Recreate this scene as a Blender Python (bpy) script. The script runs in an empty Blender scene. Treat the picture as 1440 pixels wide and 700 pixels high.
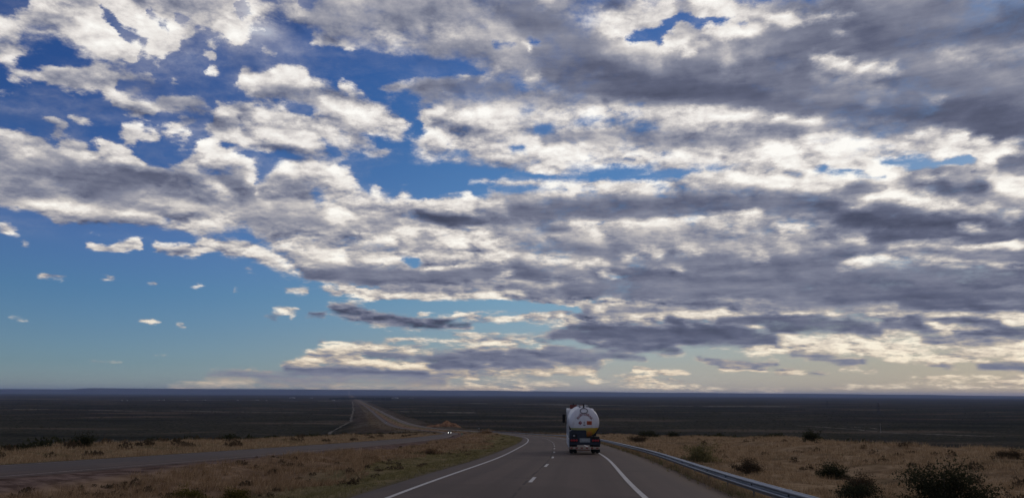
import bpy, math, random
import numpy as np
from mathutils import Vector, Matrix
C = bpy.context.scene
COL = C.collection
rad = math.radians
random.seed(7); RNG = np.random.default_rng(11)

def lin(*c):
    return tuple(((x/255)/12.92 if x/255 <= .04045 else (((x/255)+.055)/1.055)**2.4) for x in c) + (1.0,)

# ------------------------------------------------------------ camera
FOC = 1048.0/1440.0
PITCH = math.atan((553.8-350)/1048.0); ROLL = rad(.25)
cd = bpy.data.cameras.new('camera'); cam = bpy.data.objects.new('camera', cd); COL.objects.link(cam)
cd.sensor_width = 36; cd.lens = 36*FOC; cd.clip_start = .1; cd.clip_end = 200000
cam.matrix_world = Matrix.Rotation(math.pi/2+PITCH, 4, 'X') @ Matrix.Rotation(ROLL, 4, 'Z')
C.camera = cam
C.view_settings.view_transform = 'Standard'; C.view_settings.look = 'None'
C.view_settings.exposure = 0; C.view_settings.gamma = 1
C.cycles.use_denoising = True
C.cycles.max_bounces = 4; C.cycles.diffuse_bounces = 2; C.cycles.volume_bounces = 1; C.cycles.transparent_max_bounces = 6
C.cycles.volume_step_rate = 1

# ------------------------------------------------------------ node helper
class NT:
    def __init__(s, tree): s.t = tree; s.n = tree.nodes; s.l = tree.links
    def node(s, ty, **kw):
        x = s.n.new(ty)
        for k, v in kw.items(): setattr(x, k, v)
        return x
    def put(s, sock, v):
        if isinstance(v, bpy.types.NodeSocket): s.l.new(v, sock)
        elif v is not None: sock.default_value = v
    def m(s, op, a, b=None, c=None, clamp=False):
        x = s.n.new('ShaderNodeMath'); x.operation = op; x.use_clamp = clamp
        for i, v in enumerate((a, b, c)):
            if v is not None: s.put(x.inputs[i], v)
        return x.outputs[0]
    def vm(s, op, a, b=None):
        x = s.n.new('ShaderNodeVectorMath'); x.operation = op
        s.put(x.inputs[0], a)
        if b is not None:
            s.put(x.inputs[3] if op == 'SCALE' else x.inputs[1], b)
        return x.outputs[1] if op in ('DOT_PRODUCT', 'LENGTH') else x.outputs[0]
    def xyz(s, a, b, c):
        x = s.n.new('ShaderNodeCombineXYZ')
        for i, v in enumerate((a, b, c)): s.put(x.inputs[i], v)
        return x.outputs[0]
    def sep(s, v):
        x = s.n.new('ShaderNodeSeparateXYZ'); s.put(x.inputs[0], v); return x.outputs
    def noise(s, v, scale, detail=5, rough=.55, color=False, dist=0.0, dims='3D', w=None):
        x = s.n.new('ShaderNodeTexNoise'); x.noise_dimensions = dims; s.put(x.inputs['Vector'], v)
        x.inputs['Scale'].default_value = scale; x.inputs['Detail'].default_value = detail
        x.inputs['Roughness'].default_value = rough; x.inputs['Distortion'].default_value = dist
        return x.outputs['Color'] if color else x.outputs[0]
    def mix(s, f, a, b, blend='MIX'):
        x = s.n.new('ShaderNodeMix'); x.data_type = 'RGBA'; x.blend_type = blend
        s.put(x.inputs[0], f); s.put(x.inputs[6], a); s.put(x.inputs[7], b); return x.outputs[2]
    def ramp(s, f, stops, interp='LINEAR'):
        x = s.n.new('ShaderNodeValToRGB'); x.color_ramp.interpolation = interp; e = x.color_ramp.elements
        while len(e) < len(stops): e.new(.5)
        for i, (p, c) in enumerate(stops):
            e[i].position = p; e[i].color = c if len(c) == 4 else (*c, 1)
        s.put(x.inputs[0], f); return x.outputs[0]
    def sstep(s, v, a, b, lo=0.0, hi=1.0):
        x = s.n.new('ShaderNodeMapRange'); x.interpolation_type = 'SMOOTHSTEP'
        s.put(x.inputs[0], v); s.put(x.inputs[1], a); s.put(x.inputs[2], b)
        x.inputs[3].default_value = lo; x.inputs[4].default_value = hi; return x.outputs[0]

# ------------------------------------------------------------ sky: where the clouds stand, in degrees of azimuth / elevation
# coverage brightness crispness  azimuth,elevation,radius ...
CLOUDS = """1 0.55 0.5 -12.9,27.83,2.17 -1.3,27.97,2.95 8.1,26.27,3.95 18.6,23.86,4.35 28.4,22.36,4.76 37.1,20.50,4.40
1 0.72 0.9 -4.6,20.40,2.11 2.3,19.68,2.54 10.2,18.91,2.20 18.7,18.28,2.03 25.6,17.25,2.18 31.3,15.95,2.08 36.0,14.49,2.64
1 0.55 0.5 -17.3,10.45,1.57 -8.9,11.38,2.70 -0.0,11.28,3.28 8.9,11.46,3.77 17.8,11.61,4.15 25.1,11.09,4.44 35.4,9.60,4.00
1 0.5 0.5 -4.4,8.50,1.36 2.2,8.28,1.91 9.8,7.66,2.15 35.0,6.03,1.56
0.75 0.72 0.9 2.2,5.56,0.65 7.6,5.27,0.97 15.0,4.65,1.15 34.8,4.04,1.11
0.7 0.86 0.9 17.4,3.31,0.41 26.7,3.29,0.58 34.7,3.07,0.62
0.85 0.62 0.9 -14.8,2.70,0.62 -10.7,2.50,0.95 -4.3,2.41,1.07 2.2,2.44,0.86 6.5,2.34,0.43
0.7 0.55 0.5 -20.1,1.00,0.35 -14.7,1.05,0.62 -6.4,1.33,0.74 2.2,1.53,0.64
0.55 0.8 0.9 -15.7,0.33,0.25 -6.4,0.54,0.37 4.3,0.59,0.32
1 0.64 0.9 -34.5,24.76,0.59 -31.1,25.52,0.61 -26.6,26.53,0.63 -22.1,27.36,0.65
1 0.7 0.9 -35.0,23.75,0.94 -33.1,23.87,1.13 -31.3,23.61,1.15 -29.1,23.03,0.37
1 0.82 0.9 -32.5,24.11,0.61 -30.4,23.13,0.54
1 0.76 0.9 -37.0,22.00,1.18 -36.1,21.79,0.85 -36.1,20.68,0.52
0.45 0.5 0.5 -34.8,22.33,0.52 -33.1,21.84,0.44
0 0.5 0.5 -37.0,23.93,0.91 -35.7,24.16,0.67
1 0.68 0.9 -30.2,25.55,0.62 -28.3,24.97,0.68 -26.4,24.52,0.60 -27.6,23.71,0.51
1 0.7 0.9 -26.8,26.21,0.90 -24.6,26.45,1.28 -22.6,26.62,1.21 -21.2,25.55,0.67
1 0.82 0.9 -22.2,26.50,0.66 -21.4,25.37,0.38
0.9 0.66 0.9 -25.4,25.18,0.56
0 0.5 0.5 -31.1,25.17,0.13 -30.3,24.17,0.18 -29.7,23.75,0.27
0.1 0.5 0.5 -28.4,25.42,0.14 -27.1,24.85,0.23
0.2 0.5 0.5 -26.1,25.51,0.14 -25.4,25.73,0.14
1 0.72 0.9 -20.3,27.19,1.31 -17.4,27.61,1.33 -16.0,27.20,0.77
1 0.84 0.9 -18.7,27.71,0.47 -16.8,27.39,0.43
0.8 0.62 0.9 -18.6,26.18,0.58
0 0.5 0.5 -16.3,28.42,0.24 -14.9,27.61,0.34
0 0.5 0.5 -20.9,26.70,0.14 -20.4,27.35,0.14
0.7 0.58 0.5 -18.5,24.72,0.63
0.6 0.75 0.9 -24.1,23.78,0.14 -23.3,23.52,0.19
0.62 0.75 0.9 -23.5,22.71,0.19 -22.8,22.53,0.19
0.35 0.6 0.9 -26.9,22.52,0.19
0.5 0.6 0.9 -25.8,21.51,0.29
0.4 0.6 0.9 -23.2,24.61,0.28
1 0.66 0.9 -35.4,19.73,0.22 -33.9,20.15,0.40 -32.3,20.33,0.54 -31.0,20.77,0.68
1 0.84 0.9 -31.0,21.04,0.50 -30.3,20.91,0.41
0.95 0.6 0.9 -30.2,20.15,0.37 -28.6,19.38,0.42 -27.7,19.30,0.52
0.55 0.48 0.5 -30.2,21.77,0.18 -29.1,21.62,0.32 -27.7,21.23,0.42
0.38 0.42 0.18 -28.6,20.78,0.70
0.3 0.6 0.9 -36.0,18.46,0.26 -35.5,18.53,0.13
0.72 0.5 0.5 -26.4,20.01,0.67 -24.2,20.05,0.82 -25.1,18.98,0.68
0.6 0.6 0.9 -33.5,17.49,0.23 -32.8,17.45,0.23
0.6 0.6 0.9 -31.5,17.97,0.41 -30.7,17.92,0.32
0.95 0.8 0.9 -28.4,17.70,0.52 -28.0,17.32,0.57 -26.9,17.59,0.43
0.85 0.72 0.9 -25.6,18.12,0.58 -24.7,18.01,0.44
0.95 0.76 0.9 -35.8,15.82,0.53 -34.8,16.13,0.40 -34.3,15.96,0.18
0.8 0.62 0.9 -32.9,16.68,0.50
1 0.45 0.5 -36.0,14.29,1.15 -33.2,14.21,1.55 -30.3,13.95,1.60 -27.2,13.87,1.55 -23.5,13.80,1.70 -20.3,13.60,1.53
1 0.5 0.5 -35.4,12.85,0.98 -32.6,12.44,0.92 -27.0,12.37,0.88 -20.9,12.77,1.12
0.95 0.6 0.9 -33.8,15.69,0.45 -34.5,15.14,0.54
1 0.8 0.9 -31.9,15.93,0.51 -31.0,15.45,0.51
1 0.88 0.9 -30.1,16.60,0.42 -29.4,15.99,0.71 -27.9,15.49,0.43
1 0.28 0.18 -31.8,14.29,0.56 -29.5,14.30,0.66 -26.4,14.91,0.44
1 0.3 0.18 -29.8,13.53,0.66 -28.5,13.23,0.48
1 0.62 0.9 -33.0,11.83,0.41 -30.7,11.75,0.38 -32.1,11.29,0.37
1 0.68 0.9 -28.3,11.83,0.34 -25.2,11.87,0.40 -20.9,12.36,0.46
0 0.5 0.5 -27.4,16.43,0.58 -25.8,16.32,0.58 -24.6,16.83,0.39
1 0.6 0.9 -24.2,15.88,0.45 -23.0,16.63,0.75 -20.9,16.10,0.81 -20.1,15.42,0.46
1 0.93 0.9 -21.5,17.06,0.25 -20.5,16.31,0.36 -19.9,15.54,0.31 -20.1,15.01,0.26
1 0.85 0.9 -23.5,17.32,0.25 -22.8,17.26,0.30
1 0.4 0.18 -22.0,15.02,0.40 -21.0,14.92,0.36
1 0.82 0.9 -22.9,14.72,0.30 -21.8,13.92,0.35
0 0.5 0.5 -19.3,16.01,0.56 -18.6,15.82,0.51 -19.5,15.06,0.20
0.1 0.5 0.5 -20.5,17.22,0.30 -22.1,17.55,0.20
0.1 0.5 0.5 -23.6,18.06,0.39 -23.4,18.59,0.39
1 0.7 0.9 -19.9,22.15,0.99 -17.5,22.54,1.00 -15.4,22.17,1.01 -12.6,21.28,1.13 -10.0,20.00,1.05
1 0.68 0.9 -22.4,19.72,0.74 -20.5,19.71,1.00 -17.9,19.50,1.22 -14.6,19.29,1.34 -10.8,18.53,1.05
1 0.6 0.9 -23.1,18.72,0.69 -18.8,17.76,0.66 -14.0,17.78,0.57
1 0.97 0.9 -18.2,23.41,0.35 -16.5,23.31,0.35 -15.5,22.96,0.30
1 0.97 0.9 -13.3,23.07,0.30 -12.2,22.45,0.31
1 0.95 0.9 -11.2,21.39,0.36 -9.2,20.36,0.42
1 0.93 0.9 -22.5,20.20,0.39 -21.5,20.08,0.40
1 0.85 0.9 -20.3,22.89,0.29
1 0.5 0.5 -19.3,21.72,0.50 -15.9,21.76,0.51
0.72 0.6 0.9 -19.0,20.75,0.35 -17.1,20.55,0.36
1 0.8 0.9 -19.4,19.84,0.45 -15.8,19.87,0.51 -12.5,19.73,0.42
1 0.88 0.9 -19.6,18.29,0.40 -16.2,18.38,0.41
1 0.58 0.5 -18.3,18.94,0.41 -15.2,18.99,0.36
0.55 0.6 0.9 -15.2,18.20,0.21 -14.6,17.73,0.26
0.3 0.6 0.9 -11.8,18.94,0.26 -9.9,18.52,0.42
0 0.5 0.5 -7.9,19.80,0.32 -7.6,19.39,0.26 -8.0,20.11,0.26
1 0.58 0.5 -14.6,27.75,1.06 -11.2,27.59,1.61 -7.1,27.62,1.87 -2.4,27.35,2.09 -0.1,26.73,2.10
1 0.78 0.9 -15.1,25.81,0.49 -12.8,25.45,0.45
1 0.72 0.9 -10.3,26.67,0.50 -8.7,26.43,0.55
1 0.72 0.9 -5.8,27.09,0.60 -4.1,27.71,0.45
1 0.8 0.9 -18.5,28.12,0.28
1 0.45 0.5 -8.3,28.45,0.69 -4.8,28.38,0.79 -1.3,28.47,0.89
1 0.42 0.18 1.4,27.98,1.49 4.0,26.94,1.30
1 0.5 0.5 -4.2,25.99,0.71 -1.2,25.44,0.61 1.1,25.20,0.72
1 0.9 0.9 6.3,28.36,0.79 9.3,28.00,1.18 11.9,28.25,1.07 12.8,28.76,0.58
1 0.88 0.9 7.6,27.56,0.60 10.1,26.95,0.50
1 0.84 0.9 15.3,28.17,0.77 18.3,27.71,0.57 20.4,27.03,0.47
1 0.7 0.9 2.6,29.31,0.44
1 0.45 0.5 7.6,29.04,0.39 8.8,29.12,0.29
1 0.42 0.18 -10.4,23.10,0.36 -8.1,23.04,0.67 -4.7,23.03,1.04 -1.2,22.85,1.25
1 0.5 0.5 -7.5,22.13,0.52 -2.4,21.78,0.63 2.3,22.07,0.79
1 0.4 0.18 2.3,25.70,1.22 5.8,25.36,1.42
1 0.34 0.18 3.4,24.65,1.64 7.5,23.86,1.64 12.0,23.38,1.82 15.9,23.40,1.79 19.0,22.91,2.06 22.0,21.68,1.46
1 0.48 0.5 8.1,25.77,0.71 11.5,25.05,0.80
1 0.5 0.5 16.0,25.54,0.98 19.2,25.16,1.06 17.8,24.45,0.88
1 0.2 0.18 4.6,23.75,0.67 9.7,23.33,0.72 14.7,22.45,0.81 19.5,21.25,0.65
1 0.22 0.18 -7.6,23.07,0.41 -4.7,22.67,0.42
1 0.5 0.5 3.4,22.21,0.42 9.1,22.12,0.36
1 0.8 0.9 -9.2,23.23,0.31
1 0.97 0.9 -5.4,24.10,0.31 -4.7,23.97,0.26
1 0.8 0.9 -1.8,24.82,0.36 -2.9,23.76,0.31
1 0.78 0.9 0.9,24.16,0.31 1.5,23.85,0.26
0.1 0.5 0.5 1.2,26.67,0.20 1.7,26.57,0.15
1 0.97 0.9 0.7,26.32,0.15 1.0,26.07,0.15
0.35 0.5 0.5 -1.8,26.25,0.30 -0.5,26.37,0.25
0 0.5 0.5 9.3,26.66,0.20 11.9,26.92,0.40 13.6,27.61,0.29 16.1,27.30,0.24 18.9,27.15,0.19
0 0.5 0.5 10.7,26.51,0.25 12.0,26.27,0.25
1 0.97 0.9 12.4,26.23,0.25 13.8,25.86,0.25 14.6,25.39,0.20
1 0.97 0.9 15.5,26.83,0.24 18.0,26.79,0.29 20.1,26.36,0.19
1 0.7 0.9 13.5,26.48,0.30 16.0,26.33,0.29
0 0.5 0.5 -18.6,25.59,0.44 -17.2,25.28,0.64 -15.5,24.58,0.60 -12.7,24.25,0.71 -9.3,24.25,0.71 -5.9,24.44,0.46 -4.3,24.66,0.26
0 0.5 0.5 -12.7,23.44,0.36 -10.4,23.41,0.36
1 0.76 0.9 -6.9,20.48,0.74 -2.3,20.19,1.17 2.3,20.21,1.06 6.8,20.64,0.74 13.5,20.69,0.52 16.2,20.31,0.36
1 0.88 0.9 -4.1,20.95,0.42 2.3,21.01,0.37 9.1,21.28,0.31
1 0.74 0.9 -6.9,18.99,1.17 -2.3,18.70,1.28 2.2,18.18,1.07 7.3,17.86,0.75
1 0.55 0.5 3.4,19.24,0.48 9.1,19.07,0.63 14.6,18.90,0.67 20.3,18.73,0.65
1 0.85 0.9 -1.2,17.80,0.48 3.4,17.20,0.49 6.2,17.73,0.43
1 0.88 0.9 10.1,17.75,0.37 15.5,17.21,0.36 19.7,17.06,0.46
1 0.9 0.9 13.6,20.79,0.36 18.4,20.36,0.35 19.9,20.19,0.25
0.6 0.7 0.9 2.5,20.00,0.16 4.0,19.87,0.16
0.6 0.7 0.9 5.7,20.36,0.16 7.4,20.41,0.16
1 0.62 0.9 -6.9,19.79,0.42 -4.1,19.62,0.43
1 0.9 0.9 -6.4,21.14,0.37 -7.5,20.66,0.26
0 0.5 0.5 -11.9,16.18,0.27 -9.0,15.85,0.59 -5.7,16.03,0.65 -1.7,15.79,0.49 0.5,15.37,0.27 3.4,15.41,0.22
0 0.5 0.5 6.4,16.66,0.22 9.0,16.73,0.27 12.3,16.52,0.21 14.7,16.37,0.16
0 0.5 0.5 0.9,16.62,0.22 2.5,16.50,0.22
0.3 0.5 0.5 15.5,16.58,0.10 18.6,16.28,0.10
0.95 0.88 0.9 -3.7,16.19,0.11 -2.0,16.11,0.16 -0.0,16.02,0.33 2.8,15.74,0.33 5.6,16.08,0.22 10.1,16.15,0.21 13.3,16.04,0.21
0.35 0.6 0.9 4.5,15.72,0.16 6.3,15.74,0.16
1 0.72 0.9 -17.6,16.06,0.93 -16.1,15.99,1.35 -14.0,15.51,1.16 -12.8,14.58,1.06 -11.4,13.86,0.75
1 0.97 0.9 -14.2,16.66,0.37 -13.1,16.10,0.37 -12.2,15.42,0.37
1 0.97 0.9 -10.8,15.44,0.27 -10.6,14.86,0.32 -10.0,14.46,0.32
1 0.97 0.9 -8.3,15.08,0.38
1 0.92 0.9 -3.7,15.00,0.33
1 0.88 0.9 -13.8,14.09,0.53 -11.7,13.95,0.43
1 0.46 0.5 -17.8,15.01,0.72 -16.2,14.30,0.84
1 0.58 0.5 -19.1,13.70,0.82 -16.9,13.40,0.94
1 0.8 0.9 -19.2,14.63,0.31 -17.8,14.70,0.31
1 0.56 0.5 -18.4,12.36,1.24 -14.3,12.10,1.38 -8.9,12.19,1.62 -3.4,12.06,1.64 2.8,12.10,1.64
1 0.82 0.9 -13.8,13.30,0.48 -9.0,14.18,0.38 -6.7,14.43,0.27
1 0.26 0.18 -7.4,13.60,0.43 -4.5,13.30,0.54 -2.9,12.89,0.44
1 0.85 0.9 -6.7,14.27,0.22 -3.4,14.24,0.27 -1.1,14.71,0.22
1 0.32 0.18 -0.0,13.85,0.65 4.5,14.04,0.71 8.9,14.15,0.81 13.3,13.97,0.85 18.5,13.91,0.83 23.4,13.25,0.65
1 0.85 0.9 0.8,15.05,0.22 4.5,14.96,0.27
1 0.9 0.9 4.9,15.44,0.32
1 0.88 0.9 6.9,15.62,0.38 9.5,15.80,0.43 12.3,15.73,0.37
1 0.95 0.9 14.1,15.78,0.53 17.0,15.84,0.62 19.9,15.61,0.61
1 0.97 0.9 20.6,16.05,0.71 24.1,16.09,0.79
1 0.2 0.18 14.3,13.54,0.48 19.2,13.59,0.52 22.0,13.53,0.35
1 0.55 0.5 -1.7,15.08,0.33 2.2,14.61,0.33
1 0.8 0.9 -8.9,12.68,0.32 -6.7,12.42,0.38 -2.2,12.35,0.38
1 0.5 0.5 1.1,11.55,0.66
1 0.82 0.9 3.4,13.02,0.16 10.0,12.93,0.22 15.3,12.85,0.32 18.4,12.72,0.26
1 0.3 0.18 2.2,12.54,0.38 4.2,12.63,0.38
1 0.72 0.9 6.7,12.21,0.22 7.5,12.19,0.22
1 0.8 0.9 14.8,12.41,0.32 17.4,12.26,0.26
1 0.55 0.5 8.9,11.73,0.65 14.2,11.53,0.64
1 0.4 0.18 22.4,25.78,2.25 26.7,24.09,2.52 31.7,23.55,2.64 36.9,22.29,2.51
1 0.4 0.18 21.0,21.56,1.96 25.9,20.39,2.14 31.3,19.94,2.27 36.5,18.87,2.15
1 0.36 0.18 28.0,18.60,0.95 31.9,17.72,1.14 36.2,16.91,1.22
1 0.2 0.18 25.7,23.98,0.56 29.9,23.47,0.63 32.9,23.26,0.57 36.2,23.08,0.42
1 0.24 0.18 35.2,24.57,0.59 37.1,24.05,0.58
1 0.5 0.5 32.0,22.34,0.62 36.4,21.54,0.51
1 0.88 0.9 20.6,27.00,0.38 22.9,26.77,0.37 25.9,26.39,0.32 26.8,25.93,0.18
1 0.7 0.9 25.3,24.81,0.23 26.0,24.50,0.19
1 0.55 0.5 23.9,22.64,0.57 26.0,21.82,0.66 28.0,20.77,0.42
1 0.95 0.9 23.7,23.73,0.24 24.7,23.18,0.24 27.4,22.20,0.23 28.6,22.03,0.19
1 0.3 0.18 27.4,21.59,0.38 28.3,21.05,0.37
1 0.9 0.9 26.4,20.07,0.19 27.0,19.92,0.14
1 0.72 0.9 30.2,19.77,0.18 31.2,19.59,0.18
1 0.25 0.18 20.5,20.73,0.55 25.8,19.43,0.63 31.1,18.56,0.64 35.9,17.29,0.79
1 0.22 0.18 32.9,16.86,0.55 35.4,16.40,0.58
1 0.92 0.9 20.1,19.96,0.20 21.9,19.71,0.25 23.0,19.42,0.15
1 0.52 0.5 20.8,18.88,0.45 25.7,18.27,0.53 29.3,17.83,0.38
1 0.5 0.5 23.4,19.27,0.25 30.2,17.87,0.23
1 1 0.9 20.2,17.62,0.61 24.7,17.42,0.64 26.9,16.58,0.72 29.6,16.34,0.52 32.2,16.27,0.41 33.6,16.26,0.27
1 0.95 0.9 29.7,17.43,0.23 32.6,16.80,0.32
1 1 0.9 26.4,15.42,0.39 28.6,14.90,0.33
1 0.9 0.9 19.7,16.91,0.46 22.1,16.15,0.50
1 0.95 0.9 23.0,14.70,0.40 24.9,14.85,0.30
1 0.9 0.9 20.6,15.13,0.46 23.5,14.35,0.40
0.12 0.6 0.9 27.0,16.23,0.15 28.7,15.81,0.24 30.8,15.50,0.23 33.0,15.35,0.14
0.25 0.6 0.9 23.3,15.92,0.15 25.0,15.39,0.25 27.5,14.80,0.19
1 1 0.9 33.0,15.17,0.37 34.2,15.52,0.41 35.7,15.98,0.35
1 0.28 0.18 34.2,14.69,0.36 35.8,14.70,0.62
1 0.5 0.5 31.2,14.78,0.28 33.4,14.22,0.32
1 0.88 0.9 29.0,14.70,0.24 31.7,14.18,0.19
1 0.15 0.18 29.0,14.22,0.24 30.2,13.86,0.42 31.9,13.50,0.46 33.4,13.34,0.32
1 0.95 0.9 34.6,13.26,0.45 35.7,12.82,0.62
1 0.5 0.5 33.4,12.59,0.41 34.9,11.93,0.31
1 0.33 0.18 25.0,14.39,0.40 25.9,14.09,0.44
1 0.6 0.9 27.2,14.05,0.29 27.6,13.71,0.29
1 0.55 0.5 29.7,13.07,0.24 32.6,12.52,0.23
1 0.25 0.18 19.5,13.83,0.46 22.0,13.58,0.46 24.0,13.20,0.35
1 0.26 0.18 24.7,12.02,0.70 27.0,12.25,0.83 29.6,11.26,0.95 32.0,10.81,0.79 35.5,10.40,0.62
1 0.2 0.18 26.2,10.75,0.54 29.5,10.31,0.43 34.7,10.04,0.31
1 0.45 0.5 33.1,11.43,0.32 34.6,11.06,0.32
1 0.94 0.9 25.0,13.19,0.20 27.6,13.51,0.19 29.3,13.02,0.24 31.0,12.44,0.23 33.0,11.96,0.18 35.1,11.46,0.13
1 0.9 0.9 31.4,10.87,0.09 32.5,10.84,0.09
1 0.6 0.9 20.4,12.22,0.51 22.8,11.88,0.50
1 0.72 0.9 20.1,11.72,0.41 22.3,11.82,0.30
1 0.88 0.9 23.4,10.42,0.30 25.7,10.54,0.34
1 0.92 0.9 27.3,10.07,0.15 30.7,9.81,0.19 35.4,9.51,0.13
0.9 0.68 0.9 -35.1,10.25,0.36 -34.5,10.10,0.23
0.7 0.66 0.9 -33.9,9.40,0.18
0.25 0.6 0.9 -30.8,10.87,0.19 -29.7,10.42,0.19
0.9 0.78 0.9 -30.3,9.55,0.19 -29.4,9.49,0.19
0.95 0.78 0.9 -28.6,9.67,0.24 -27.4,9.88,0.19
0.1 0.6 0.9 -31.8,9.01,0.14
1 0.72 0.9 -26.1,9.79,0.20 -24.8,9.71,0.35 -23.6,10.00,0.40 -22.7,10.48,0.40 -21.2,10.13,0.46 -19.8,10.18,0.41
1 0.68 0.9 -20.0,10.17,0.41 -18.2,9.76,0.67 -16.7,9.33,0.68 -15.1,8.98,0.63
1 0.85 0.9 -23.0,10.66,0.25 -22.6,10.54,0.25
1 0.68 0.9 -17.8,10.94,0.57 -15.8,10.80,0.63
1 0.62 0.9 -17.3,11.23,0.63 -13.1,10.93,0.96 -8.8,11.11,1.08 -4.4,10.95,1.09 -1.1,10.72,1.09
0.5 0.5 0.5 -19.1,11.06,0.26 -18.4,10.48,0.26
1 0.82 0.9 -15.7,10.43,0.37 -13.1,10.14,0.48 -9.1,9.86,0.38
1 0.34 0.18 -15.4,8.71,0.37 -12.0,8.74,0.53 -8.8,8.63,0.54 -5.5,8.86,0.49 -1.1,8.92,0.55 2.2,9.09,0.55
1 0.5 0.5 -12.1,10.98,0.48 -6.7,11.34,0.49
1 0.8 0.9 -12.1,11.78,0.27 -7.8,11.85,0.27
0.05 0.5 0.5 -8.4,10.09,0.22 -7.4,9.69,0.27
0.2 0.5 0.5 -6.1,10.27,0.16 -4.4,10.19,0.16
1 0.78 0.9 -6.6,9.38,0.33 -3.9,9.87,0.33 -1.1,10.01,0.33
1 0.5 0.5 -9.8,8.00,0.32 -3.3,8.08,0.38 1.4,8.17,0.49
1 0.84 0.9 -12.6,7.76,0.27 -11.4,7.42,0.37 -8.7,7.39,0.27 -4.4,7.36,0.27 -1.1,7.34,0.27 0.8,7.57,0.27
0.8 0.6 0.9 -13.9,7.66,0.21 -13.1,7.42,0.21
0.95 0.74 0.9 -17.0,7.32,0.21 -15.6,7.38,0.26
0.9 0.74 0.9 -17.6,5.89,0.13 -16.4,5.94,0.13
0.5 0.7 0.9 -16.5,5.47,0.08
0.5 0.2 0.18 -18.3,5.56,0.08 -17.7,5.32,0.08
1 0.24 0.18 -15.4,5.71,0.13 -14.3,5.64,0.16
1 0.26 0.6 -13.6,6.18,0.42 -12.4,6.01,0.53 -10.3,5.53,0.48 -8.1,5.20,0.48 -5.4,5.24,0.43 -3.1,5.10,0.22
0.95 0.75 0.9 -7.1,6.02,0.11 -6.5,6.03,0.11
0.85 0.72 0.9 -4.3,5.84,0.16 -3.3,5.69,0.22 0.3,5.56,0.22
1 0.42 0.18 2.8,10.46,0.98 7.7,9.96,1.08 13.1,9.71,1.17 18.2,9.50,1.30 24.0,8.67,1.40 29.3,8.07,1.33 35.2,7.59,1.34
1 0.74 0.9 1.4,10.57,0.38 4.4,10.23,0.38 7.2,9.65,0.33
1 0.88 0.9 8.8,10.27,0.32 10.4,10.87,0.38 11.5,10.52,0.32
1 0.88 0.9 13.0,10.68,0.27 14.3,10.52,0.26
1 0.62 0.9 7.7,9.31,0.22 13.1,9.18,0.21
1 0.68 0.9 17.8,10.25,0.36 19.2,9.71,0.26
1 0.5 0.5 15.2,10.69,0.53 21.3,10.36,0.51
1 0.88 0.9 24.4,8.99,0.20 26.8,9.47,0.34 28.5,9.09,0.29 30.6,8.92,0.24 31.4,8.70,0.19
1 0.82 0.9 33.9,9.54,0.18 35.2,9.17,0.18
1 0.28 0.18 0.5,9.31,0.55 2.5,9.04,0.44
1 0.28 0.18 6.5,9.12,0.54 8.8,8.75,0.70 13.0,8.33,0.69 18.1,7.84,0.67 24.8,7.37,0.79 30.4,7.18,0.75 35.2,7.28,0.58
1 0.38 0.18 4.4,8.00,0.54 9.8,7.39,0.43 15.1,7.11,0.42
1 0.42 0.18 20.1,6.84,0.51 24.7,6.39,0.49
1 0.2 0.18 27.8,6.19,0.34 31.5,5.84,0.32 35.0,5.55,0.31
1 0.62 0.9 27.0,6.86,0.10 30.8,6.68,0.09
1 0.8 0.9 32.6,6.06,0.07 35.0,5.99,0.11
1 0.65 0.9 30.6,8.49,0.09 35.3,8.04,0.09
1 0.6 0.9 33.4,6.74,0.11 35.1,6.70,0.13
1 0.82 0.9 -1.1,8.54,0.22 0.0,9.09,0.16
1 0.9 0.9 6.6,9.22,0.11 7.7,8.77,0.11
1 0.6 0.9 1.4,6.92,0.22 6.0,7.06,0.22 11.9,6.71,0.27
1 0.42 0.18 2.8,6.32,0.22 7.1,6.24,0.22 11.4,6.24,0.21
1 0.95 0.9 6.5,6.36,0.11 6.9,6.35,0.11
1 0.92 0.9 12.4,5.90,0.16 15.5,5.84,0.16 18.3,5.77,0.13
1 0.88 0.9 20.0,5.77,0.15 23.7,5.43,0.17 27.7,5.27,0.14 34.9,4.84,0.13
0 0.5 0.5 -10.8,6.48,0.16 -5.5,6.53,0.27 -1.1,6.74,0.27 2.5,6.59,0.22 5.2,6.42,0.05
0 0.5 0.5 -1.1,4.85,0.16 2.3,4.91,0.22
0.95 0.62 0.9 0.8,5.67,0.38 4.4,5.50,0.38 7.6,5.54,0.38 10.8,5.66,0.32
1 0.8 0.9 0.6,5.94,0.16 4.4,6.04,0.16
1 0.24 0.18 3.1,4.32,0.32 4.4,4.75,0.38 6.0,4.96,0.38 7.6,4.47,0.54 10.8,4.44,0.69 13.9,4.40,0.73 16.9,4.09,0.57 19.3,3.90,0.31
1 0.22 0.18 12.2,5.64,0.26 13.0,5.20,0.42
1 0.24 0.18 15.6,5.47,0.21 18.0,5.36,0.26 20.9,5.18,0.30
1 0.3 0.18 6.5,3.56,0.32 9.7,3.49,0.37 12.6,3.16,0.21
1 0.45 0.5 5.2,4.10,0.27 6.5,3.83,0.27
1 0.95 0.9 6.6,4.69,0.08 7.5,4.68,0.08
1 0.23 0.18 19.0,4.77,0.46 21.4,4.76,0.45 24.6,4.61,0.39 26.0,4.32,0.29
1 0.2 0.18 20.8,5.33,0.25 22.8,5.12,0.30
1 0.2 0.18 24.2,5.07,0.25 24.8,4.85,0.25
1 0.25 0.18 26.6,4.79,0.29 28.5,4.57,0.33 30.0,4.33,0.19
1 0.22 0.18 28.0,5.17,0.14 30.8,4.90,0.19
1 0.2 0.18 31.1,4.89,0.19 33.1,4.57,0.18
1 0.24 0.18 31.0,3.92,0.18 32.9,3.98,0.23 34.8,4.04,0.27
1 0.45 0.5 28.5,3.67,0.24 34.0,3.40,0.27
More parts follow.
